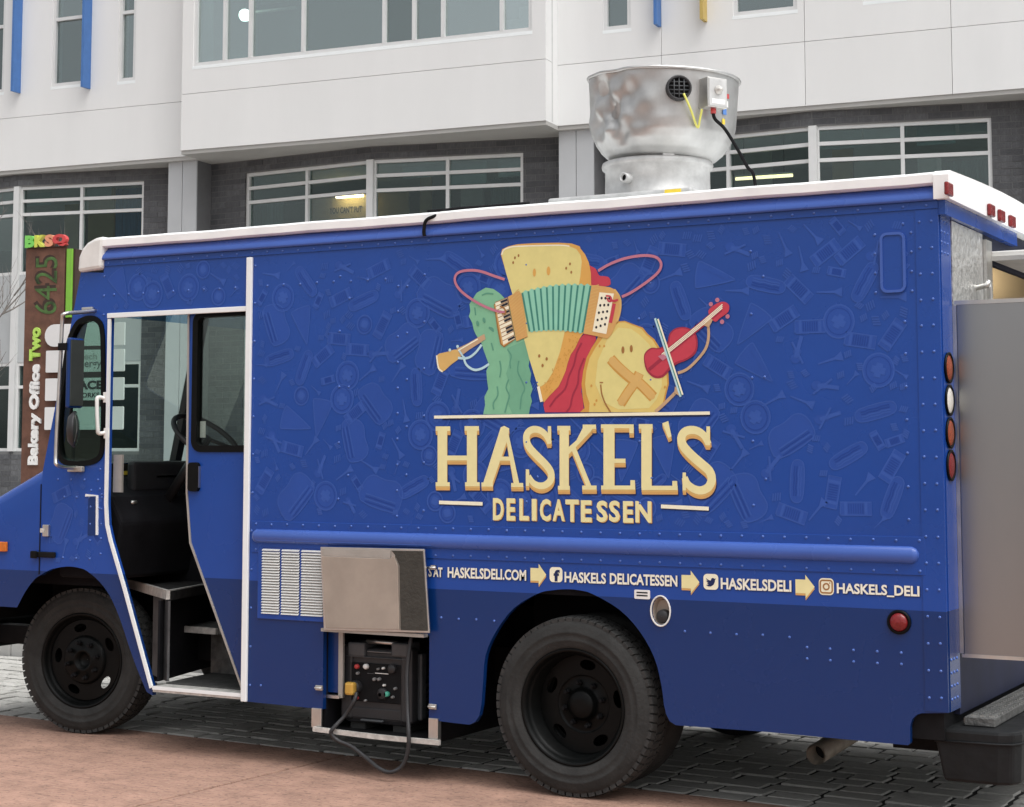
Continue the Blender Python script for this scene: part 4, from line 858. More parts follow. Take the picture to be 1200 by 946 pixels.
# ================================================================== PRINT ON THE TRUCK (flat vinyl, laid on the side in thin layers)
class Art(MB):
    base = -.0018
    k = 0
    def y(s, lv): s.k += 1; return s.base - lv * .0005 - (s.k % 11) * .00004
    def poly(s, pts, m, lv):
        pts = list(pts); tri = tessellate_polygon([[Vector((a, b, 0)) for a, b in pts]])
        yy = s.y(lv); s.add([(a, yy, b) for a, b in pts], [tuple(t) for t in tri], m)
    def line(s, pts, wdt, m, lv, taper=False):
        n = len(pts); L = []; Q = []
        for i, p in enumerate(pts):
            a = Vector(pts[max(i - 1, 0)]); b = Vector(pts[min(i + 1, n - 1)]); t = (b - a); t = t.normalized() if t.length > 1e-9 else Vector((1, 0))
            ww = wdt * (1 - .6 * abs(2 * i / (n - 1) - 1) if taper else 1) / 2; q = Vector((-t.y, t.x)) * ww; p = Vector(p); L.append(p + q); Q.append(p - q)
        yy = s.y(lv); s.add([(v.x, yy, v.y) for v in L + Q], [(i, i + 1, n + i + 1, n + i) for i in range(n - 1)], m)
    def oval(s, c, rx, rz, m, lv, k=16, rot=0):
        s.poly([(c[0] + rx * math.cos(2 * math.pi * i / k) * math.cos(rot) - rz * math.sin(2 * math.pi * i / k) * math.sin(rot), c[1] + rx * math.cos(2 * math.pi * i / k) * math.sin(rot) + rz * math.sin(2 * math.pi * i / k) * math.cos(rot)) for i in range(k)], m, lv)
    def text(s, t, x0, x1, z0, z1, m, lv, bold=.02, shear=0., wob=0.):
        v, f = text_tris(t, bold); yy = s.y(lv); s.add([(x0 + a * (x1 - x0), yy, z0 + b * (z1 - z0) + wob * math.sin(a * 37)) for a, b in v], f, m)
def zoomed(ox, oy, k=.15): return lambda *pts: [sp(ox + a * k, oy + b * k) for a, b in pts]
z1, z2, z3, z4, z5, z6 = zoomed(505, 275), zoomed(680, 275), zoomed(505, 375), zoomed(680, 375), zoomed(505, 480), zoomed(680, 480)
U = .15 * .00445                      # about one traced unit in metres on the side
SM = lambda p, k=3: smooth_line(p, k)
SC = lambda p, k=3: smooth_line(p, k, True)
# ---- tone-on-tone pattern of the wrap
pat = Art(); pat.base = -.0007
PR = random.Random(3)
def m_bagel(c, r, a):
    pat.oval(c, r, r * 1.05, 'print_fill', 0, 22); ring = [(c[0] + r * math.cos(t), c[1] + r * 1.05 * math.sin(t)) for t in [2 * math.pi * i / 22 for i in range(23)]]; pat.line(ring, .007, 'print_line', 1)
    ring = [(c[0] + r * .8 * math.cos(t), c[1] + r * .84 * math.sin(t)) for t in [2 * math.pi * i / 22 for i in range(23)]]; pat.line(ring, .004, 'print_dark', 1)
    for q in (0, 90): t = R(a + q); pat.line([(c[0] - r * .45 * math.cos(t), c[1] - r * .45 * math.sin(t)), (c[0] + r * .45 * math.cos(t), c[1] + r * .45 * math.sin(t))], .030, 'print_line', 2)
def xf(c, a): ca, sa = math.cos(R(a)), math.sin(R(a)); return lambda p: (c[0] + p[0] * ca - p[1] * sa, c[1] + p[0] * sa + p[1] * ca)
def m_bread(c, s, a):
    T = xf(c, a); o = [(-1, -.7), (.7, -.85), (1, -.3), (.95, .4), (.6, .75), (0, .7), (-.6, .78), (-1, .3)]; o = [T((p[0] * s, p[1] * s * .8)) for p in SC(o, 3)]
    pat.poly(o, 'print_fill', 0); pat.line(o + [o[0]], .006, 'print_line', 1)
    for k in range(4): pat.line([T((-.8 * s, (-.55 + k * .11) * s)), T((.75 * s, (-.6 + k * .11) * s))], .007, 'print_line' if k % 2 else 'print_dark', 1)
def m_slice(c, s, a):
    T = xf(c, a); o = [T((p[0] * s, p[1] * s)) for p in SC([(-.5, .8), (.5, .85), (.55, .5), (.1, -.9), (-.05, -.95), (-.55, .5)], 3)]; pat.poly(o, 'print_fill', 0); pat.line(o + [o[0]], .006, 'print_line', 1)
    pat.line([T((.42 * s, .6 * s)), T((.05 * s, -.75 * s))], .022, 'print_fill', 1)
def m_pickle(c, s, a):
    T = xf(c, a); o = [T((p[0] * s, p[1] * s)) for p in SC([(-.28, -.8), (0, -1), (.28, -.8), (.34, 0), (.28, .8), (0, 1), (-.28, .8), (-.34, 0)], 3)]; pat.poly(o, 'print_fill', 0); pat.line(o + [o[0]], .005, 'print_line', 1)
    for k in (-.16, -.05, .06, .17): pat.line([T((k * s + .02 * s * math.sin(q * 2.1), (-.7 + q * .2) * s)) for q in range(8)], .006, 'print_line' if k > 0 else 'print_dark', 1)
def m_horn(c, s, a):
    T = xf(c, a); pat.poly([T((-.9 * s, .05 * s)), T((-.9 * s, -.05 * s)), T((.35 * s, -.09 * s)), T((.9 * s, -.34 * s)), T((.9 * s, .34 * s)), T((.35 * s, .09 * s))], 'print_line', 1)
def m_fiddle(c, s, a):
    T = xf(c, a); pat.oval(T((-.35 * s, 0)), .3 * s, .26 * s, 'print_fill', 0); pat.oval(T((.05 * s, 0)), .24 * s, .2 * s, 'print_fill', 0); pat.line([T((-.3 * s, 0)), T((.95 * s, 0))], .018, 'print_line', 1); pat.line([T((-.5 * s, -.5 * s)), T((.5 * s, .45 * s))], .010, 'print_line', 2)
def m_box(c, s, a):
    T = xf(c, a); o = [T((p[0] * s, p[1] * s)) for p in ((-1, -.4), (1, -.4), (1, .4), (-1, .4))]; pat.poly(o, 'print_fill', 0); pat.line(o + [o[0]], .006, 'print_line', 1)
    for k in (-.7, -.6, .6, .7): pat.line([T((k * s, -.36 * s)), T((k * s, .36 * s))], .007, 'print_line', 1)
    for k in range(7): q = -.45 + k * .15; pat.line([T((q * s, -.3 * s)), T((q * s, .3 * s))], .005, 'print_dark', 1)
def m_hatch(c, s, a):
    T = xf(c, a)
    for k in range(4): pat.line([T(((-.6 + k * .4) * s, -.6 * s)), T(((-.3 + k * .4) * s, .6 * s))], .007, 'print_line', 1)
TX, TZ = .68, .82
placed = []
for i in ():
    for j in range(0, 4):
        ox, oz = i * TX, .93 + j * TZ + (TZ / 2 if i % 2 else 0)
        if True:
            J = lambda: PR.uniform(-.012, .012)
            items = [(m_bagel, (.10, .12), .085, 10), (m_bread, (.33, .12), .13, 8), (m_pickle, (.55, .16), .125, -8), (m_horn, (.20, .27), .10, -60), (m_box, (.40, .34), .10, 4), (m_fiddle, (.60, .38), .12, 55), (m_slice, (.12, .46), .14, -4), (m_bread, (.38, .54), .15, -6), (m_hatch, (.28, .42), .035, 20), (m_bagel, (.60, .60), .08, 30), (m_horn, (.24, .68), .09, 70), (m_box, (.46, .72), .08, 80), (m_hatch, (.56, .04), .03, -15), (m_horn, (.52, .48), .07, 160), (m_slice, (.62, .78), .11, 12), (m_fiddle, (.10, .74), .10, 120)]
            for fn_, p, s_, a_ in items:
                c_ = (ox + p[0] + J(), oz + p[1] + J()); rad = s_ * 1.02
                ok = (XT + .05 < c_[0] - rad and c_[0] + rad < -.125 and zr + .10 < c_[1] - rad and c_[1] + rad < 2.64)
                ok = ok or (-4.64 < c_[0] - rad and c_[0] + rad < XT - .03 and 2.40 < c_[1] - rad and c_[1] + rad < 2.65)
                ok = ok or (fn_ is not m_bread and -5.08 < c_[0] - rad and c_[0] + rad < -4.72 and 1.0 < c_[1] - rad and c_[1] + rad < 1.46)
                if ok: fn_(c_, s_, a_); placed.append((c_[0], c_[1], rad))
taken = []
for _ in range(22000):
    c_ = (PR.uniform(-5.1, -.1), PR.uniform(.97, 2.64)); fn_, s_ = PR.choice(((m_horn, .065), (m_fiddle, .08), (m_bagel, .07), (m_box, .07), (m_pickle, .095), (m_slice, .10), (m_bread, .105), (m_bread, .12)) if _ < 4000 else ((m_horn, .055), (m_hatch, .028), (m_fiddle, .06), (m_bagel, .045), (m_box, .042), (m_pickle, .06), (m_hatch, .022), (m_horn, .04)))
    rad = s_ * 1.02
    ok = (XT + .03 < c_[0] - rad and c_[0] + rad < -.125 and zr + .09 < c_[1] - rad and c_[1] + rad < 2.65) or (-4.72 < c_[0] - rad and c_[0] + rad < XT - .03 and 2.40 < c_[1] - rad and c_[1] + rad < 2.65) or (-5.15 < c_[0] - rad and c_[0] + rad < -4.70 and .98 < c_[1] - rad and c_[1] + rad < 1.46)
    if ok and all((c_[0] - q[0]) ** 2 + (c_[1] - q[1]) ** 2 > ((rad + q[2]) * (.76 if _ < 4000 else .85)) ** 2 for q in placed): placed.append((c_[0], c_[1], rad)); fn_(c_, s_, PR.uniform(-80, 80))
tag(pat.build('wrap_print', None, side), kind='stuff')
# ---- picture: the musicians' instruments and food of the deli emblem
P = Art()
hand = lambda p, wdt, m, lv: P.line(SM(p, 4), wdt * U, m, lv)
# relish behind
P.poly(SC(z2((60, 250), (95, 252), (125, 272), (150, 320), (190, 325), (225, 335), (238, 368), (222, 400), (85, 400))), 'v_red', 1)
red = z3((1215, 95), (1160, 150), (1130, 220), (1090, 270), (1065, 340), (1050, 400), (1020, 470), (1000, 520), (930, 590), (885, 640), (880, 665), (893, 722), (1166, 722)) + z4((30, 722), (25, 640), (10, 560), (18, 470), (28, 380), (60, 280), (95, 210), (125, 160), (120, 115), (30, 95))
P.poly(red, 'v_red', 1)
for a in (z3((1180, 180), (1140, 260), (1120, 350), (1080, 440), (1050, 540), (980, 610), (930, 680)), z3((1200, 300), (1160, 400), (1150, 500), (1110, 590), (1090, 680), (1060, 720))): P.line(SM(a, 3), 14 * U, 'v_red2', 2)
# round potato cake
lat = z4((125, 165), (150, 110), (215, 62), (300, 12), (350, 8), (420, 35), (490, 60), (530, 110), (580, 150), (615, 205), (650, 280), (690, 400), (695, 500), (672, 590), (662, 650), (635, 695), (600, 722), (0, 722), (35, 690), (20, 600), (12, 500), (25, 400), (50, 300), (90, 220))
P.poly(lat, 'v_latke2', 2)
lt2 = z4((170, 150), (230, 70), (305, 22), (350, 18), (415, 45), (480, 70), (520, 118), (570, 160), (600, 210), (635, 290), (675, 405), (682, 500), (660, 590), (648, 645), (615, 700), (590, 722), (70, 722), (75, 650), (50, 580), (40, 500), (50, 400), (75, 300), (120, 220))
P.poly(lt2, 'v_latke', 3); P.poly(z4((300, 60), (400, 70), (470, 120), (540, 190), (600, 300), (640, 420), (640, 520), (600, 620), (540, 690), (300, 700), (180, 640), (120, 500), (140, 320), (210, 160)), 'v_cream', 4)
for p in ((337, 235), (402, 225)): P.oval(z4(p)[0], 12 * U, 26 * U, 'v_brown', 6, 12)
for p in ((155, 205), (190, 205), (90, 515), (115, 660), (130, 630), (665, 525)): P.oval(z4(p)[0], 8 * U, 10 * U, 'v_latke2', 6, 8)
P.line(SM(z4((163, 505), (172, 580), (200, 655), (240, 720)), 4), 11 * U, 'v_brown', 6); P.line(z4((155, 490), (182, 490)), 9 * U, 'v_brown', 6)
P.line(SM(z4((240, 305), (300, 370), (390, 450), (470, 500), (575, 605)), 4), 78 * U, 'v_latke2', 5); P.line(SM(z4((320, 655), (380, 560), (430, 490), (465, 415)), 4), 74 * U, 'v_latke2', 5)
P.line(SM(z4((255, 320), (310, 375), (400, 452), (475, 502), (560, 590)), 4), 58 * U, 'v_peach', 6); P.line(SM(z4((326, 640), (385, 555), (435, 485), (468, 420)), 4), 56 * U, 'v_peach', 6)
for p, q, r_ in ((255, 320, 29), (560, 590, 29), (326, 640, 28)): P.oval(z4((p, q))[0], r_ * U, r_ * U, 'v_peach', 6)
# pickle
pk = z1((430, 415), (490, 425), (540, 460), (600, 520), (700, 700)) + z3((745, 150), (775, 300), (765, 360), (785, 420), (778, 480), (797, 540), (780, 590), (792, 635), (775, 690), (768, 738), (410, 738), (425, 665), (420, 600), (450, 540), (440, 470), (435, 400), (455, 350), (440, 310), (415, 240), (400, 190), (350, 110)) + z1((335, 740), (325, 690), (298, 640), (310, 600), (303, 545), (330, 500), (360, 455))
P.poly(pk, 'v_green', 1); P.poly(z3((600, 220), (745, 160), (775, 300), (765, 360), (785, 420), (778, 480), (797, 540), (780, 590), (792, 635), (775, 690), (768, 738), (640, 738), (600, 640), (620, 520), (590, 420), (620, 320)), 'v_green3', 2)
for a in (z3((600, 230), (630, 280), (620, 330), (625, 380)), z3((540, 320), (550, 380), (540, 450)), z3((610, 465), (590, 530), (615, 590), (600, 650), (580, 725)), z3((520, 520), (525, 590), (490, 650), (495, 700)), z3((690, 320), (680, 400), (715, 480), (735, 540), (710, 600), (700, 700)), z3((475, 180), (490, 240)), z1((400, 475), (440, 460), (490, 465)), z1((345, 570), (352, 630)), z1((455, 725), (485, 735), (490, 760)), z3((455, 60), (490, 90))): P.line(SM(a, 3), 11 * U, 'v_green2', 3)
for p in ((418, 670), (368, 695)): P.oval(z1(p)[0], 12 * U, 22 * U, 'v_green2', 4, 10, .3)
# sandwich half: crust then face
cr = z1((548, 155), (560, 115), (610, 92), (680, 76), (800, 68), (1000, 64), (1100, 70), (1165, 92)) + z2((5, 110), (40, 155), (70, 220), (85, 300), (88, 400)) + z3((1205, 90), (1165, 145), (1130, 220), (1095, 270), (1070, 340), (1055, 400), (1025, 470), (1000, 520), (930, 592), (885, 645), (860, 600))
P.poly(cr + z3((840, 520)) + z1((640, 470)), 'v_crust', 3)
fc = z1((556, 160), (572, 122), (615, 102), (690, 92), (800, 86), (1000, 84), (1085, 92), (1140, 115), (1172, 160), (1182, 215), (1170, 330), (1145, 470)) + z3((1050, 90), (1012, 250), (955, 410), (905, 490), (862, 522), (835, 510), (770, 300)) + z1((700, 700), (635, 450), (590, 300))
P.poly(fc, 'v_cream', 4); P.line(SM(z1((556, 160), (572, 122), (615, 102), (690, 92), (1000, 84), (1085, 92)), 3), 10 * U, 'v_hilite', 5)
P.line(z3((842, 520), (868, 640)), 22 * U, 'v_hilite', 5)
for p, a, b in (((812, 298), 13, 30), ((922, 285), 15, 33)): P.oval(z1(p)[0], a * U, b * U, 'v_crust', 6, 12)
for p in ((688, 165), (646, 220), (660, 182), (1090, 230), (1060, 264), (1100, 295)): P.oval(z1(p)[0], 8 * U, 11 * U, 'v_brown', 6, 8)
for p in ((850, 282), (908, 305), (876, 357)): P.oval(z3(p)[0], 10 * U, 13 * U, 'v_brown', 6, 8)
PR2 = random.Random(5)
for q in range(60):
    t = PR2.random(); a = Vector(z3((1120, 130))[0]).lerp(Vector(z3((900, 570))[0]), t); P.oval((a.x + PR2.uniform(-40, 40) * U, a.y + PR2.uniform(-20, 20) * U), 4 * U, 5 * U, 'v_latke2', 6, 6)
# accordion
P.poly(z1((495, 545), (600, 488), (660, 800)) + z3((665, 150), (575, 215), (545, 190), (520, 60)), 'v_brown', 5)
P.poly(z1((500, 550), (590, 500), (650, 800)) + z3((655, 148), (572, 205), (555, 185)) + z1((520, 660)), 'v_orange', 6)
kb = (z1((505, 532))[0], z1((598, 495))[0], z3((660, 148))[0], z3((570, 195))[0])
P.poly(kb, 'v_hilite', 7)
KA, KB_, KC, KD = [Vector(q) for q in kb]
for i in range(11):
    t = i / 11; a = KA.lerp(KD, t); b = KB_.lerp(KC, t); P.line([a, b], 5 * U, 'v_brown', 8)
    if i % 7 not in (2, 6): a2 = KA.lerp(KD, t + .045); b2 = KB_.lerp(KC, t + .045); P.line([a2.lerp(b2, .45), b2], 17 * U, 'v_black', 9)
P.poly(z1((605, 488), (692, 440), (715, 470), (760, 800)) + z3((765, 128), (672, 168), (650, 60)), 'v_orange', 7)
for i in range(14):
    t = i / 14; a = Vector(z1((615, 500))[0]).lerp(Vector(z3((670, 150))[0]), t); b = Vector(z1((690, 450))[0]).lerp(Vector(z3((755, 110))[0]), t); P.line([a, b + Vector((0, .014))], 6 * U, 'v_peach', 8)
b0, b1, b2, b3 = [Vector(q[0]) for q in (z1((718, 450)), z2((85, 395)), z2((22, 770)), z3((775, 95)))]
bt = [(b0.lerp(b1, i / 22) + Vector((0, (.016 * math.sin(math.pi * i / 22) + (.006 if i % 2 else -.004))))) for i in range(23)]; bb = [(b3.lerp(b2, i / 22) + Vector((0, .010 * math.sin(math.pi * i / 22) + (-.004 if i % 2 else .003)))) for i in range(23)]
P.poly([tuple(v) for v in bt + bb[::-1]], 'v_bellow', 7)
for i in range(23):
    if i % 2 == 0: P.line([bt[i], bb[i]], 15 * U, 'v_bellow2', 8)
rp_ = z2((85, 395), (130, 398), (180, 405), (235, 412), (275, 430), (300, 470), (318, 520), (315, 600), (292, 680)) + z4((245, 120), (215, 148), (120, 125)) + z2((22, 772))
P.poly(rp_, 'v_orange', 7); P.line(SM(z2((270, 430), (300, 470), (318, 520), (315, 600), (292, 680)), 3) , 16 * U, 'v_peach', 8)
for i in range(13):
    t = i / 13; a = Vector(z2((92, 410))[0]).lerp(Vector(z2((30, 765))[0]), t); b = Vector(z2((150, 420))[0]).lerp(Vector(z2((95, 765))[0]), t); P.line([a, b + Vector((0, .016))], 6 * U, 'v_peach', 8)
P.poly(z2((155, 452), (268, 462), (208, 778), (100, 757)), 'v_hilite', 9)
for i in range(5):
    for j in range(3): p = Vector(z2((172, 497))[0]).lerp(Vector(z2((130, 725))[0]), i / 4).lerp(Vector(z2((238, 500))[0]).lerp(Vector(z2((205, 700))[0]), i / 4), j / 2.2); P.oval(p, 9 * U, 10 * U, 'v_black', 10, 8)
P.line(SM(z2((205, 480), (240, 485), (250, 520), (225, 520), (215, 495)), 3), 12 * U, 'v_red', 11); P.line(SM(z2((300, 510), (265, 520), (235, 505)), 3), 16 * U, 'v_red', 11); P.line(SM(z2((270, 540), (255, 620), (240, 690)), 3), 26 * U, 'v_red', 9)
# arms as thin loops
hand(z1((582, 352), (500, 325), (400, 290), (320, 280), (240, 290), (200, 320), (195, 370), (230, 430), (300, 490), (400, 550), (500, 592), (585, 612)), 20, 'v_pink', 12); P.line(SM(z1((545, 560), (580, 580), (590, 615), (560, 620)), 3), 12 * U, 'v_brown', 12)
hand(z2((145, 285), (230, 235), (330, 195), (430, 172), (530, 165), (600, 180), (635, 220), (630, 270), (590, 320), (500, 390), (400, 455), (330, 487)), 20, 'v_pink', 12)
# shofar-like horn
P.poly(SC(z3((48, 278), (130, 250), (205, 232), (238, 285), (160, 350), (95, 405), (62, 375))), 'v_peach', 3); P.line(SM(z3((48, 278), (62, 375), (95, 405)), 3), 12 * U, 'v_hilite', 4)
P.poly(z3((205, 225), (290, 185), (375, 135), (420, 110), (430, 150), (395, 175), (300, 235), (235, 285)), 'v_tan', 4); P.line(z3((215, 240), (370, 150)), 10 * U, 'v_hilite', 5)
hand(z3((215, 298), (290, 298), (350, 258), (400, 195)), 18, 'v_sky', 5); hand(z3((258, 285), (280, 350), (340, 390), (400, 380), (458, 345)), 18, 'v_sky', 5); hand(z3((225, 240), (245, 270), (262, 300)), 14, 'v_sky', 6)
for p in ((152, 236), (212, 208)): P.oval(z3(p)[0], 12 * U, 12 * U, 'v_sky', 6, 8)
# fiddle
P.poly(SC(z4((500, 300), (515, 250), (560, 218), (620, 220), (680, 185), (700, 110), (750, 65), (830, 58), (900, 100), (922, 180), (905, 260), (840, 312), (760, 345), (705, 390), (650, 448), (580, 452), (520, 395))), 'v_red2', 7)
P.poly(SC(z4((508, 296), (525, 256), (565, 228), (625, 230), (690, 190), (710, 115), (755, 75), (828, 68), (890, 108), (910, 180), (893, 250), (835, 300), (750, 332), (695, 375), (642, 432), (585, 436), (530, 385))), 'v_red', 8)
P.line(z4((540, 390), (660, 290)), 24 * U, 'v_red2', 9); P.line(z4((640, 290), (960, 30)) + z2((1100, 580)), 44 * U, 'v_red2', 9)
for o_ in (-14, 0, 14): P.line(z4((640, 285 + o_), (950, 35 + o_)) + z2((1115, 560 + o_)), 7 * U, 'v_hilite', 10)
P.poly(z4((612, 285), (650, 268), (690, 290), (650, 320)), 'v_pink', 11)
P.poly(SC(z2((1005, 595), (1060, 545), (1120, 525), (1165, 550), (1160, 605), (1100, 650), (1060, 682), (1025, 650))), 'v_red', 8)
for p in ((1025, 545), (1075, 512), (1155, 640), (1112, 682)): P.oval(z2(p)[0], 16 * U, 16 * U, 'v_pink', 9, 10)
hand(z4((1000, 20), (1006, 130), (980, 230), (900, 330), (830, 390), (765, 415)), 20, 'v_tan', 6); P.poly(z4((960, 40), (1010, -20), (1040, 0), (1010, 60)), 'v_tan', 10)
P.line(z2((590, 655)) + z4((790, 600)), 17 * U, 'v_sky', 12); P.line(z2((612, 660)) + z4((805, 585)), 13 * U, 'v_hilite', 12); P.line(z2((601, 658)) + z4((797, 592)), 7 * U, 'v_bellow2', 13)
hand(z4((590, 718), (660, 655), (740, 575), (770, 535)), 24, 'v_tan', 6); P.poly(z4((745, 520), (800, 560), (790, 600), (740, 570)), 'v_tan', 11)
a, b = sp(509.5, 489), sp(832.5, 484.2); P.line([a, b], 22 * U, 'v_hilite', 9); P.line([(a[0], a[1] - .010), (b[0], b[1] - .010)], 16 * U, 'v_shade', 0)
lg = P.build('emblem', None, side); lg['label'] = 'printed emblem of deli food playing accordion, horn and fiddle'
# ---- HASKEL'S: slab letters with a printed under-edge
H = Art()
def faces(polys): 
    for p in polys:
        for k_, (dx, dz, m, lv) in enumerate(((.0045, -.026, 'v_shade', 1), (.001, -.020, 'v_orange', 2), (.001, -.015, 'v_orange', 2), (0, -.010, 'v_peach', 3), (0, -.005, 'v_peach', 3), (0, 0, 'v_letter', 4))):
            H.poly([(a + dx, b + dz) for a, b in p], m, lv)
def bar(zf, x0, x1, y0, y1): return zf((x0, y0), (x1, y0), (x1, y1), (x0, y1))
def stroke(pts, wdt):
    n = len(pts); L, Q = [], []
    for i, p in enumerate(pts):
        a = Vector(pts[max(i - 1, 0)]); b = Vector(pts[min(i + 1, n - 1)]); t = (b - a).normalized(); f = i / (n - 1); ww = wdt * (.72 + .28 * math.sin(f * math.pi)); q = Vector((-t.y, t.x)) * ww / 2; p = Vector(p); L.append(tuple(p + q)); Q.append(tuple(p - q))
    return [L + Q[::-1]]
faces([bar(z5, 55, 130, 132, 590), bar(z5, 284, 362, 132, 592), bar(z5, 128, 290, 360, 398), bar(z5, 40, 154, 132, 168), bar(z5, 266, 378, 130, 166), bar(z5, 40, 150, 568, 600), bar(z5, 270, 384, 568, 600)])                                   # H
faces([z5((548, 140), (575, 128), (615, 148), (608, 215), (480, 585), (408, 585)), z5((588, 215), (612, 200), (695, 585), (652, 585)), bar(z5, 520, 640, 368, 400), bar(z5, 398, 487, 570, 602), bar(z5, 630, 724, 574, 606)])                       # A
faces(stroke(SM(z5((930, 262), (905, 205), (860, 165), (805, 155), (762, 178), (748, 225), (768, 290), (830, 360), (900, 430), (940, 490), (938, 550), (900, 588), (850, 596), (800, 572), (765, 520)), 3), 56 * U) + [bar(z5, 916, 942, 130, 268), bar(z5, 744, 770, 468, 598)])          # S
faces([bar(z5, 1008, 1080, 128, 610), bar(z5, 990, 1092, 128, 164), bar(z5, 995, 1088, 596, 628), z5((1072, 300), (1140, 240)) + z6((30, 128), (92, 125), (95, 160), (0, 262)) + z5((1080, 350)), z5((1095, 300), (1130, 285)) + z6((95, 610), (55, 612)), bar(z6, 22, 126, 118, 152), bar(z6, 18, 130, 594, 626)])     # K
faces([bar(z6, 184, 270, 116, 610), bar(z6, 164, 420, 116, 146), bar(z6, 386, 420, 116, 186), bar(z6, 268, 356, 384, 418), bar(z6, 166, 432, 594, 626), bar(z6, 394, 430, 552, 600)])     # E
faces([bar(z6, 480, 560, 114, 610), bar(z6, 460, 568, 114, 150), bar(z6, 482, 764, 596, 630), bar(z6, 722, 760, 558, 600)])     # L
faces([z6((643, 108), (690, 90), (716, 210), (690, 222))])
faces(stroke(SM(z6((1005, 270), (975, 210), (925, 170), (865, 160), (815, 178), (792, 225), (808, 285), (870, 355), (950, 425), (1010, 480), (1030, 545), (1005, 605), (950, 632), (890, 620), (840, 580), (818, 530)), 3), 64 * U) + [bar(z6, 988, 1016, 132, 280), bar(z6, 802, 828, 492, 632)])  # S
for x0, x1, y0, y1 in ((515, 566, 588.8, 590.5), (775, 831, 593.5, 596.2)):
    a, b = sp(x0, (y0)), sp(x1, y1); H.line([a, b], 26 * U, 'v_hilite', 4); H.line([(a[0] + .003, a[1] - .006), (b[0] + .003, b[1] - .006)], 24 * U, 'v_shade', 1)
# DELICATESSEN, letter by letter
word = 'DELICATESSEN'; edges = [(578, 590.5), (594, 604), (609, 620), (623.5, 629), (633, 645.5), (648, 662), (663, 678.5), (681, 693.5), (699.5, 712), (714, 726.5), (730.5, 742), (745, 763.5)]
for (x0, x1), ch in zip(edges, word):
    t = (x0 - 578) / 186; yt, yb = 584 + t * 4 + random.uniform(-.5, .5), 609.5 + t * 3.5 + random.uniform(-.4, .4)
    a = sp(x0, yb); b = sp(x1, yt)
    for dx, dz, m, lv in ((.006, -.006, 'v_shade', 1), (.004, -.003, 'v_orange', 2), (0, 0, 'v_letter', 3)): H.text(ch, a[0] + dx, b[0] + dx, a[1] + dz, b[1] + dz, m, lv, .035)
H.build('lettering', None, side)
# ---- line of addresses
A = Art()
def words(s, x0, x1, yt, yb):
    A = Art()
    a = sp(x0, yb); b = sp(x1, yt); zt0, zt1 = sp(x0, yt)[1], sp(x0, yb)[1]
    A.text(s, a[0], b[0], zt1, zt0, 'v_white', 3, .030); A.text(s, a[0] + .004, b[0] + .004, zt1 - .003, zt0 - .003, 'v_shade', 2, .030); A.build('address_word', None, side)
words('S AT', 502.5, 519, 664.5, 676); words('HASKELSDELI.COM', 525, 617, 664.5, 677); words('HASKELS', 662, 710.5, 670, 682.5); words('DELICATESSEN', 715, 794, 671.5, 684.5)
words('HASKELSDELI', 845, 927.5, 677, 690.5); words('HASKELS_DELI', 981, 1077.5, 683.2, 697.2)
def arrow(x0, x1, yc):
    A = Art()
    c0, c1 = sp(x0, yc), sp(x1, yc); L = c1[0] - c0[0]; h = .030
    p = [(c0[0], c0[1] + h), (c0[0] + L * .52, c0[1] + h), (c0[0] + L * .52, c0[1] + h * 1.7), (c1[0], c0[1]), (c0[0] + L * .52, c0[1] - h * 1.7), (c0[0] + L * .52, c0[1] - h), (c0[0], c0[1] - h)]
    A.poly([(a, b - .009) for a, b in p], 'v_orange', 2); A.poly(p, 'v_letter', 3); A.build('arrow', None, side)
arrow(622, 640.5, 673); arrow(799, 820, 681.5); arrow(932.5, 955, 687)
def tile(x0, x1, y0, y1):
    global A
    A = Art(); a, b = sp(x0, y1), sp(x1, y0); A.poly(rrect(a[0], b[0], a[1], b[1], .018), 'v_hilite', 3); return (a[0], b[0], a[1], b[1])
t = tile(644.5, 659.5, 665, 682); A.text('f', t[0] + .022, t[1] - .014, t[2] + .004, t[3] - .012, 'v_shade', 5, .045); A.build('icon', None, side)
t = tile(824.8, 842, 673, 690.7); cx_, cz_ = (t[0] + t[1]) / 2, (t[2] + t[3]) / 2
bird = [(-.9, -.55), (-.4, -.5), (-.75, -.2), (-.45, -.2), (-.9, .15), (-.6, .15), (-.95, .6), (-.4, .3), (.0, .2), (.1, .55), (.4, .7), (.7, .55), (.98, .6), (.8, .35), (.75, 0), (.5, -.5), (0, -.8), (-.5, -.8)]
A.poly([(cx_ + a * .026, cz_ + b * .026) for a, b in bird], 'v_shade', 5); A.build('icon', None, side)
t = tile(960, 977.3, 678, 697); cx_, cz_ = (t[0] + t[1]) / 2, (t[2] + t[3]) / 2
rr2 = rrect(cx_ - .027, cx_ + .027, cz_ - .027, cz_ + .027, .011); A.line(rr2 + [rr2[0]], .0065, 'v_brown', 5); ci = [(cx_ + .013 * math.cos(2 * math.pi * i / 16), cz_ + .013 * math.sin(2 * math.pi * i / 16)) for i in range(17)]; A.line(ci, .0065, 'v_brown', 5); A.oval((cx_ + .016, cz_ + .016), .003, .003, 'v_brown', 5, 8)
A.build('icon', None, side)
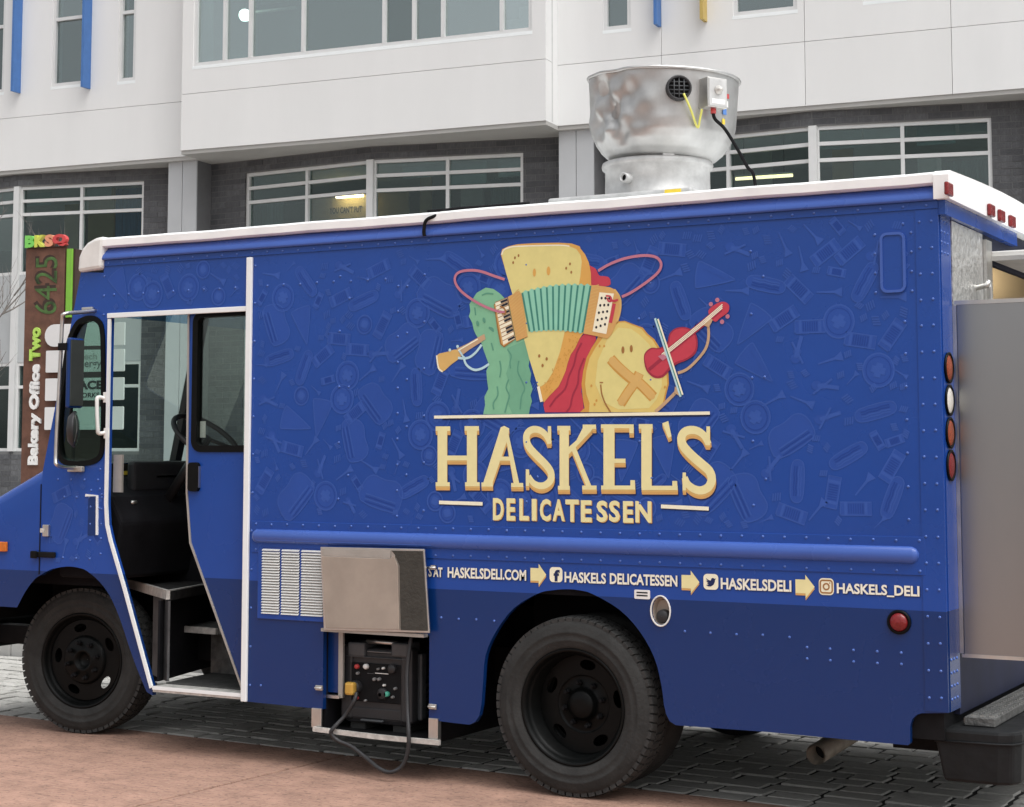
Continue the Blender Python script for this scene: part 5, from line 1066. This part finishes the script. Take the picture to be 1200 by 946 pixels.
# ================================================================== ROOF EXHAUST FAN
FX, FY = -1.66, .75
ZRF = 2.815 + crown(FY)
fan = empty('exhaust_fan', (FX, FY, 2.80)); tag(fan, 'dented silver upblast exhaust fan bowl on the truck roof', 'exhaust fan')
L0 = 2.80
zz_ = lambda z: z - L0
zp = sp(750, 222, .36)[1]
skp = MB(); zt_ = sp(690, 212, .40)[1]
skp.plate([(-.43, -.40), (.36, -.40), (.36, .40), (-.43, .40)], zz_(2.835), zz_(2.895), axis='z'); skp.build('curb_cap', 'galv', fan, .01)
ZC0, ZC1 = 2.895, 3.098
MB().lathe([(.285, zz_(ZC0) - .0), (.272, zz_(ZC0) + .01), (.270, zz_(ZC1) - .04), (.284, zz_(ZC1) - .035), (.288, zz_(ZC1) - .02), (.284, zz_(ZC1) - .005), (.27, zz_(ZC1)), (.15, zz_(ZC1) + .005)], (0, 0, 0), seg=48).build('curb', 'galv', fan)
TILT = (math.sin(R(2.5)) * .9, 0.0, 1.0)
def dent(t, h, r):
    # crushed patch on the flank towards the front of the truck
    import math as _m
    ang = _m.atan2(_m.sin(t - R(246)), _m.cos(t - R(246)))
    hh = (h - .26) / .20
    d = -.065 * _m.exp(-(ang / .42) ** 2 - (hh) ** 2)
    d += .020 * _m.sin(ang * 13 + h * 21) * _m.exp(-(ang / .55) ** 2 - (hh / .9) ** 2) + .014 * _m.sin(ang * 7 - h * 37 + 1) * _m.exp(-(ang / .6) ** 2 - hh ** 2)
    d += .007 * _m.sin(ang * 22 + 3 * _m.sin(h * 30)) * _m.exp(-((ang + .1) / .35) ** 2 - ((h - .2) / .12) ** 2)
    e = _m.atan2(_m.sin(t - R(180)), _m.cos(t - R(180)))
    d += -.012 * _m.exp(-(e / .3) ** 2 - ((h - .5) / .25) ** 2) + .003 * _m.sin(3 * t + h * 4)
    return d
bw = [(.20, .0), (.245, .006), (.28, .025), (.315, .055), (.345, .095), (.366, .14), (.376, .19), (.380, .25), (.383, .32), (.386, .38), (.388, .43)]
prof = []
for (a, b), (c_, d_) in zip(bw, bw[1:]):
    for k in range(4): prof.append((a + (c_ - a) * k / 4, b + (d_ - b) * k / 4))
prof.append(bw[-1])
HB = zz_(3.088)
BC = Vector((.02, 0, HB))
MB().lathe(prof, BC, TILT, 120, fn=dent).build('bowl', 'fan_metal', fan)
rim = [(.388, .428), (.396, .427), (.400, .434), (.396, .442), (.386, .443), (.378, .436), (.36, .30), (.33, .16)]
MB().lathe(rim, BC, TILT, 120, fn=lambda t, h, r: dent(t, h, r) * .9).build('rim', 'fan_metal', fan)
MB().lathe([(.001, .20), (.10, .19), (.15, .12), (.16, .0)], BC, TILT, 30).build('motor_cover', 'galv', fan)
MB().lathe([(.19, -.02), (.22, .004)], BC, TILT, 40).build('inlet_ring', 'black', fan)
axv = Vector(TILT).normalized()
def on_bowl(deg, h, out=0.):
    # radius of the bowl at height h, as a point and its outward direction
    r0 = next((a + (c_ - a) * (h - b) / (d_ - b) for (a, b), (c_, d_) in zip(bw, bw[1:]) if b <= h <= d_), .385)
    u = Vector((math.cos(R(deg)), math.sin(R(deg)), 0)); return BC + axv * h + u * (r0 + out), u
def bowl_at(px, py):
    # direction round the bowl whose surface is seen at this point
    best = None
    for dg in range(200, 350):
        for hh in range(4, 40):
            p, u = on_bowl(dg, hh / 100); q = proj(Vector(fan.location) + p); e = (q[0] - px) ** 2 + (q[1] - py) ** 2
            if best is None or e < best[0]: best = (e, dg, hh / 100)
    return best[1:]
dg, hh = bowl_at(795, 104); p, u = on_bowl(dg, hh)
v = MB().lathe([(.064, -.03), (.064, .020), (.058, .026), (.052, .02), (.05, .004)], p, u, 26).build('vent_port', 'black_plastic', fan)
sv = Vector((-u.y, u.x, 0)); grl = MB()
MB().disc(p + u * .004, u, .052).build('port_back', 'black', v)
for q in (-.03, -.01, .01, .03): w_ = math.sqrt(.05 ** 2 - q * q); grl.tube([p + u * .016 + sv * -w_ + Vector((0, 0, q)), p + u * .016 + sv * w_ + Vector((0, 0, q))], .003, 5)
for q in (-.025, 0, .025): w_ = math.sqrt(.05 ** 2 - q * q); grl.tube([p + u * .018 + sv * q + Vector((0, 0, -w_)), p + u * .018 + sv * q + Vector((0, 0, w_))], .003, 5)
grl.build('port_grille', 'grey_plastic', v)
c0, _ = on_bowl(*bowl_at(799, 110), .028); c1, _ = on_bowl(*bowl_at(806, 128), .03); c2, _ = on_bowl(*bowl_at(815, 149), .02); c3, _ = on_bowl(*bowl_at(818, 140), .02); c4, _ = on_bowl(*bowl_at(820, 128), .02)
MB().tube(smooth_line([tuple(c0), tuple(c1), tuple(c2), tuple(c3), tuple(c4)], 5), .006, 8).build('yellow_wire', 'yellow_wire', fan)
dg, hh = bowl_at(832, 112); p, u = on_bowl(dg, hh, -.012); sv = Vector((-u.y, u.x, 0))
def obox(name, m, parent, p, u, sv, w0, d0_, d1_, h0, bevel=.004):
    vs = [p + sv * a + u * b + Vector((0, 0, c)) for a in (-w0, w0) for b in (d0_, d1_) for c in (-h0, h0)]
    return MB().add(vs, [(0, 1, 3, 2), (4, 6, 7, 5), (0, 4, 5, 1), (2, 3, 7, 6), (0, 2, 6, 4), (1, 5, 7, 3)]).build(name, m, parent, bevel)
sw = obox('switch_box', 'alu', fan, p, u, sv, .062, 0, .075, .075)
obox('switch_plate', 'galv', sw, p, u, sv, .056, .0755, .079, .068, .002); MB().lathe([(.022, .08), (.022, .088), (.012, .094), (.012, .104), (.001, .105)], p + Vector((0, 0, .012)), u, 14).build('switch_knob', 'nosing', sw)
obox('switch_label', 'sign_white', sw, p + Vector((0, 0, -.045)), u, sv, .04, .0795, .0805, .012, 0); MB().tube([p + u * .04 + Vector((0, 0, -.07)), p + u * .04 + Vector((0, 0, -.10))], .014, 10).build('cable_gland', 'sticker_red', sw)
g_ = p + u * .04 + Vector((0, 0, -.10)); w0 = Vector(fan.location)
def locp(px, py, Y): a = sp(px, py, Y); return Vector((a[0], Y, a[1])) - w0
e1, e2, e3, e4 = locp(850, 152, .62), locp(866, 178, .66), locp(876, 196, .70), locp(883, 205, .72); e5 = Vector((e4.x + .01, e4.y + .02, 2.862 - L0))
MB().tube(smooth_line([tuple(g_), tuple(g_ + Vector((.01, -.0, -.03))), tuple(e1), tuple(e2), tuple(e3), tuple(e4), tuple(e5)], 5), .009, 8).build('power_lead', 'black', fan)
for px, py, m, w_, h_ in ((851, 112, 'sticker_red', .03, .012), (854, 122, 'sign_white', .026, .016), (857, 131, 'sticker_blue', .016, .016), (853, 143, 'yellow', .012, .014)):
    dg, hh = bowl_at(px, py); p, u = on_bowl(dg, hh, .004); sv = Vector((-u.y, u.x, 0)); obox('sticker', m, fan, p, u, sv, w_, 0, .002, h_, 0)
# pipe stub and yellow plate on the curb
def on_curb(px, py):
    best = None
    for dgc in range(200, 340):
        for k in range(0, 23):
            p_ = Vector((.271 * math.cos(R(dgc)), .271 * math.sin(R(dgc)), zz_(ZC0) + k * .01)); q = proj(w0 + p_); e = (q[0] - px) ** 2 + (q[1] - py) ** 2
            if best is None or e < best[0]: best = (e, p_, Vector((math.cos(R(dgc)), math.sin(R(dgc)), 0)))
    return best[1:]
p, u = on_curb(737, 210); MB().lathe([(.026, -.01), (.026, .05), (.017, .05), (.017, .01), (.001, .01)], p, u, 18).build('drain_stub', 'galv', fan); MB().disc(p + u * .03, u, .0172).build('stub_bore', 'black', fan)
a = sp(791, 218, .345); bx('warning_plate', 'yellow', fan, a[0] - FX - .055, a[0] - FX + .03, -.406, -.4005, zz_(2.842), zz_(2.89))
bx('hinge_clip', 'alu', fan, .37, .44, -.395, -.35, zz_(2.835), zz_(2.875), bevel=.006)
for t_ in (306, 345): u = Vector((math.cos(R(t_)), math.sin(R(t_)), 0)); obox('bracket', 'galv', fan, u * .262 + Vector((0, 0, zz_(ZC1) + .012)), u, Vector((-u.y, u.x, 0)), .03, -.02, .02, .016, .003)
# small coax lead hooked over the roof edge
a = sp(497, 277, -.03); b = sp(502, 256, -.03); cbl = MB()
pts = [(a[0], -.028, a[1]), (a[0] + .0, -.032, a[1] + .03), (b[0] - .01, -.034, b[1] - .01), (b[0] + .035, -.02, b[1] + .012), (b[0] + .09, .02, 2.823), (b[0] + .30, .02, 2.823), (-2.6, .022, 2.823), (-2.3, .02, 2.823), (-2.02, .03, 2.825)]
cbl.tube(smooth_line(pts, 6), .009, 8); co = cbl.build('roof_cable', 'black', None); tag(co, 'short black cable hooked over the white roof edge', 'cable')
# ================================================================== GENERATOR in its locker
gy = .10
ga, gb = sp(403, 800, gy)[0], sp(482, 800, gy)[0]; gz0 = tz[1] + .004; gzt = sp(440, 746, gy)[1]
gen = empty('generator', ((ga + gb) / 2, gy, gz0)); tag(gen, 'black portable inverter generator inside the open side locker', 'generator')
gw = (gb - ga) / 2; gh = gzt - gz0; lx = lambda px, py: (sp(px, py, gy - .012)[0] - (ga + gb) / 2, sp(px, py, gy - .012)[1] - gz0)
MB().box(-gw, gw, .0, .46, .03, gh - .06).build('body', 'black_plastic', gen, .025)
MB().box(-gw - .012, -gw + .06, -.012, .05, .05, gh - .05).build('frame_rail', 'black_plastic', gen, .012); MB().box(gw - .06, gw + .012, -.012, .05, .05, gh - .05).build('frame_rail', 'black_plastic', gen, .012)
bx('foot', 'rubber', gen, -gw + .03, -gw + .12, .02, .42, 0, .031); bx('foot', 'rubber', gen, gw - .12, gw - .03, .02, .42, 0, .031)
a, b = lx(408, 752), lx(428, 770); bx('handle_block', 'grey_plastic', gen, a[0], b[0], -.02, .10, b[1], a[1], bevel=.01)
a, b = lx(459, 753), lx(479, 771); bx('handle_block', 'grey_plastic', gen, a[0], b[0], -.02, .10, b[1], a[1], bevel=.01)
a, b = lx(426, 752), lx(462, 755); MB().tube([(a[0], .02, a[1]), (b[0], .02, b[1])], .012, 10).build('handle', 'alu', gen); a, b = lx(430, 763), lx(458, 766); bx('handle_bar', 'grey_mid', gen, a[0], b[0], -.012, .05, b[1], a[1], bevel=.004)
a, b = lx(406, 768), lx(478, 774); bx('top_lip', 'grey_plastic', gen, a[0], b[0], -.018, .02, b[1], a[1], bevel=.006)
a, b = lx(411, 776), lx(470, 826); pn = bx('control_panel', 'black', gen, a[0], b[0], -.010, .0, b[1], a[1], bevel=.004)
def knob(px, py, r, m, nm='knob'): c = lx(px, py); MB().lathe([(r, 0), (r, -.012), (r * .8, -.018), (.0005, -.018)], (c[0], -.010, c[1]), (0, 1, 0), 16).build(nm, m, pn)
knob(419, 781, .012, 'sticker_red', 'button'); knob(429.5, 781, .014, 'sign_white', 'button'); knob(420, 789, .008, 'grey_mid', 'button'); knob(460, 784, .024, 'black_plastic', 'dial'); knob(450, 783, .006, 'sign_white', 'indicator_lamp'); knob(444, 784, .006, 'grey_mid', 'indicator_lamp')
knob(439.5, 796, .009, 'grey_mid', 'button'); knob(445, 796, .009, 'grey_mid', 'button'); knob(451, 803, .006, 'sign_white', 'indicator_lamp'); knob(464, 807, .008, 'grey_mid', 'indicator_lamp'); knob(449, 813, .030, 'black_plastic', 'socket'); knob(454, 813.5, .014, 'green_screen', 'socket_light'); knob(447, 814, .012, 'sign_white', 'socket_face'); knob(419, 818, .008, 'sticker_red', 'button'); knob(429, 821, .006, 'grey_mid', 'button'); knob(461, 817, .007, 'grey_mid', 'button')
a, b = lx(439.5, 788.5), lx(455, 790.5); bx('panel_strip', 'sign_white', pn, a[0], b[0], -.0115, -.0101, b[1], a[1]); a, b = lx(430, 789), lx(438, 789.8); bx('panel_strip', 'grey_mid', pn, a[0], b[0], -.0115, -.0101, b[1], a[1])
c = lx(418, 805); pg = MB().lathe([(.034, 0), (.034, -.03), (.026, -.038), (.0005, -.038)], (c[0], -.010, c[1]), (0, 1, 0), 18).build('plug', 'black_plastic', gen); MB().box(c[0] - .028, c[0] + .028, -.085, -.046, c[1] - .035, c[1] + .03).build('plug_grip', 'gold_plug', pg, .012)
a, b = lx(408, 828), lx(474, 846); MB().box(a[0], b[0], -.008, .0, b[1], a[1]).build('lower_grille', 'black_plastic', gen, .004); a, b = lx(424, 842), lx(450, 847); bx('lower_handle', 'grey_plastic', gen, a[0], b[0], -.03, -.0085, b[1], a[1], bevel=.006)
for i in range(7): z_ = .08 + i * .035; bx('side_fin', 'grey_plastic', gen, gw + .0005, gw + .012, .08, .42, z_, z_ + .014)
bx('side_pillar', 'grey_plastic', gen, gw + .0005, gw + .03, .05, .10, .06, gh - .08, bevel=.008)
# ---- cord from the generator: down, over the tray, loop near the ground, up into the locker
def W3(px, py, Y): a = sp(px, py, Y); return (a[0], Y, a[1])
cpts = [W3(418, 812, gy - .075), W3(415, 822, gy - .10), W3(405, 838, .0), W3(391, 853, -.05), W3(388, 860, -.055), W3(396, 868, -.04), W3(412, 875, -.03), W3(430, 889, -.05), W3(445, 901, -.08), W3(458, 905, -.08), W3(471, 898, -.06), W3(478, 880, -.055), W3(479, 860, -.055), W3(477.5, 830, -.02), W3(477, 790, .01), W3(480, 760, .03), W3(483, 742, .06), W3(484, 735, .12)]
cc_ = MB().tube(smooth_line(cpts, 6), .0105, 10).build('power_cord', 'black_plastic', None); tag(cc_, 'black cord looping from the generator plug down over the tray', 'cord')
# ================================================================== SIGN PYLON
PD = 16.0; pc = CAM + sight(55, 500) * PD; PA = R(9)
py_ = empty('sign_pylon', (pc.x, pc.y, .136), PA); tag(py_, 'rusty brown sign pylon reading Bakery Office Two with coloured letters on top', 'sign')
PMx = Matrix.Translation((pc.x, pc.y, 0)) @ Matrix.Rotation(PA, 4, 'Z')
def pp(px, py, y=0.): a = hit(px, py, PMx @ Matrix.Translation((0, y, 0))); return (a[0], a[1] - .136)
x0, x1 = pp(27.5, 420)[0], pp(73, 420)[0]; zt_p = pp(50, 290.5)[1]
nums = []
MB().box(x0, x1, .0, .05, 0, zt_p).build('panel', 'corten', py_, .004)
a, b = pp(41, 330)[0], pp(66, 330)[0]; zn0, zn1 = pp(50, 366)[1], pp(50, 299)[1]
def vtext(s, nm, m, xa, xb, z0, z1, y, bold=.03, depth=0.):
    "text that reads upwards"
    v, f = text_tris(s, bold); mb = MB(); pts = [(xb - q * (xb - xa), z0 + p * (z1 - z0)) for p, q in v]; mb.add([(x, y, z) for x, z in pts], f)
    o = mb.build(nm, m, py_)
    if depth: sm = o.modifiers.new('thick', 'SOLIDIFY'); sm.thickness = depth; sm.offset = 0
    return o
vtext('6425', 'number_edge', 'corten_edge', a - .01, b + .0, zn0, zn1, -.002, .03); vtext('6425', 'number', 'sign_leaf', a + .006, b + .012, zn0 - .02, zn1 - .02, -.004, .0)
vtext('Bakery Office', 'lettering', 'sign_white', pp(35, 490)[0], pp(49, 490)[0], pp(42, 545)[1], pp(42, 427)[1], -.012, .05, .02); vtext('Two', 'lettering', 'sign_lime', pp(36, 405)[0], pp(48, 405)[0], pp(42, 423)[1], pp(42, 384)[1], -.012, .05, .02)
bx('side_fin', 'corten_edge', py_, x1 + .001, pp(84, 400)[0], .03, .16, 0, zt_p - .02); bx('green_strip', 'sign_green', py_, pp(75.5, 400)[0], pp(81.5, 400)[0], .005, .0295, pp(75, 372)[1], zt_p - .02)
for ch, m, (p0, p1) in zip('BKSQ', ('l_green', 'l_yellow', 'l_orange', 'l_red'), ((31, 42), (42, 54), (54, 64), (63, 79))):
    v, f = text_tris(ch, .06); xa, xb = pp(p0, 283)[0], pp(p1, 283)[0]; z0 = zt_p + .004; z1_ = z0 + .115; mb = MB(); mb.add([(xa + q * (xb - xa), .0, z0 + r_ * (z1_ - z0)) for q, r_ in v], f); o = mb.build('letter', m, py_); s_ = o.modifiers.new('thick', 'SOLIDIFY'); s_.thickness = .05; s_.offset = 0
bx('letter_base', 'corten_edge', py_, pp(34, 285)[0], pp(78, 285)[0], -.02, .03, zt_p - .0, zt_p + .006)
bx('post', 'corten_edge', py_, pp(86, 400)[0], pp(120, 400)[0], .06, .14, 0, pp(75, 385)[1])
pxa, pxb = pp(57, 440)[0], pp(148.5, 440)[0]; plates = []
for i, (y0_, y1_) in enumerate(((381, 407), (411.5, 437), (444, 470), (477.5, 504))):
    zA, zB = pp(60, y1_)[1], pp(60, y0_)[1]; ol = rrect(pxa, pxb, zA, zB, .010, 3)
    if i == 0: ol = [(pxa - .0, zA + .03)] + [(pxa - .02 + .10 - .10 * math.sin(R(q)), (zA + zB) / 2 + (zB - zA) / 2 * math.cos(R(q)) * -1) for q in range(0, 181, 20)] + [(pxb, zB), (pxb, zA)]; ol = ol[1:]
    plates.append((MB().plate(ol, -.05, -.03).build('tenant_plate', 'plate_white', py_, .003), zA, zB)); bx('plate_bracket', 'corten_edge', py_, pxa + .05, pxb - .3, -.0295, -.0005, zA + .04, zB - .04)
def ptext(i, s, f0, f1, g0, g1, m='column_dark', bold=.02):
    o, zA, zB = plates[i]; v, f = text_tris(s, bold); xa, xb = pxa + (pxb - pxa) * f0, pxa + (pxb - pxa) * f1; z0, z1_ = zA + (zB - zA) * g0, zA + (zB - zA) * g1
    MB().add([(xa + a_ * (xb - xa), -.0525, z0 + b_ * (z1_ - z0)) for a_, b_ in v], f).build('plate_lettering', m, o)
ptext(0, 'P', .40, .50, .3, .8, 'soffit'); ptext(1, 'Tech', .42, .66, .55, .85, 'soffit'); ptext(1, 'energy', .38, .72, .1, .45, 'column_dark'); ptext(2, 'SPACE', .28, .74, .48, .88, 'ink', .05); ptext(2, 'WORKS', .38, .70, .12, .34, 'ink', .02)
# ================================================================== BARE TREE beside the sign
tr0 = CAM + sight(-75, 500) * 20
tree = empty('bare_tree', (tr0.x, tr0.y, .136)); tag(tree, 'leafless young street tree with thin grey twigs beside the sign pylon', 'tree')
TR = random.Random(11); tm_ = MB(); tc_ = MB()
tm_.tube([(0, 0, 0), (.02, 0, 1.0), (.0, .02, 2.0), (.03, 0, 3.2), (.02, .02, 4.4)], [.075, .06, .05, .035, .015], 10); tm_.build('trunk', 'bark', tree)
def branch(p, d, L, r, lv):
    pts = [p]; rs = [r]; n = 5; q = p.copy(); dd = d.copy()
    for i in range(n):
        dd = (dd + Vector((TR.uniform(-.14, .14), TR.uniform(-.14, .14), TR.uniform(-.05, .16)))).normalized(); q = q + dd * L / n; pts.append(q.copy()); rs.append(r * (1 - .8 * (i + 1) / n))
        if lv < 3:
            for _ in range(1 if lv else 2):
                if TR.random() < .7: s = Vector((TR.uniform(-1, 1), TR.uniform(-1, 1), TR.uniform(.1, .9))).normalized(); branch(q.copy(), (dd * .6 + s * .7).normalized(), L * TR.uniform(.4, .62), r * .5, lv + 1)
    tc_.tube(pts, rs, 5, caps=False)
for i in range(8):
    z_ = 1.5 + i * .27; a_ = i * 2.4; branch(Vector((.01, 0, z_)), Vector((math.cos(a_), math.sin(a_), .75)).normalized(), 1.5 - i * .06, .022, 0)
tc_.build('crown', 'bark', tree)
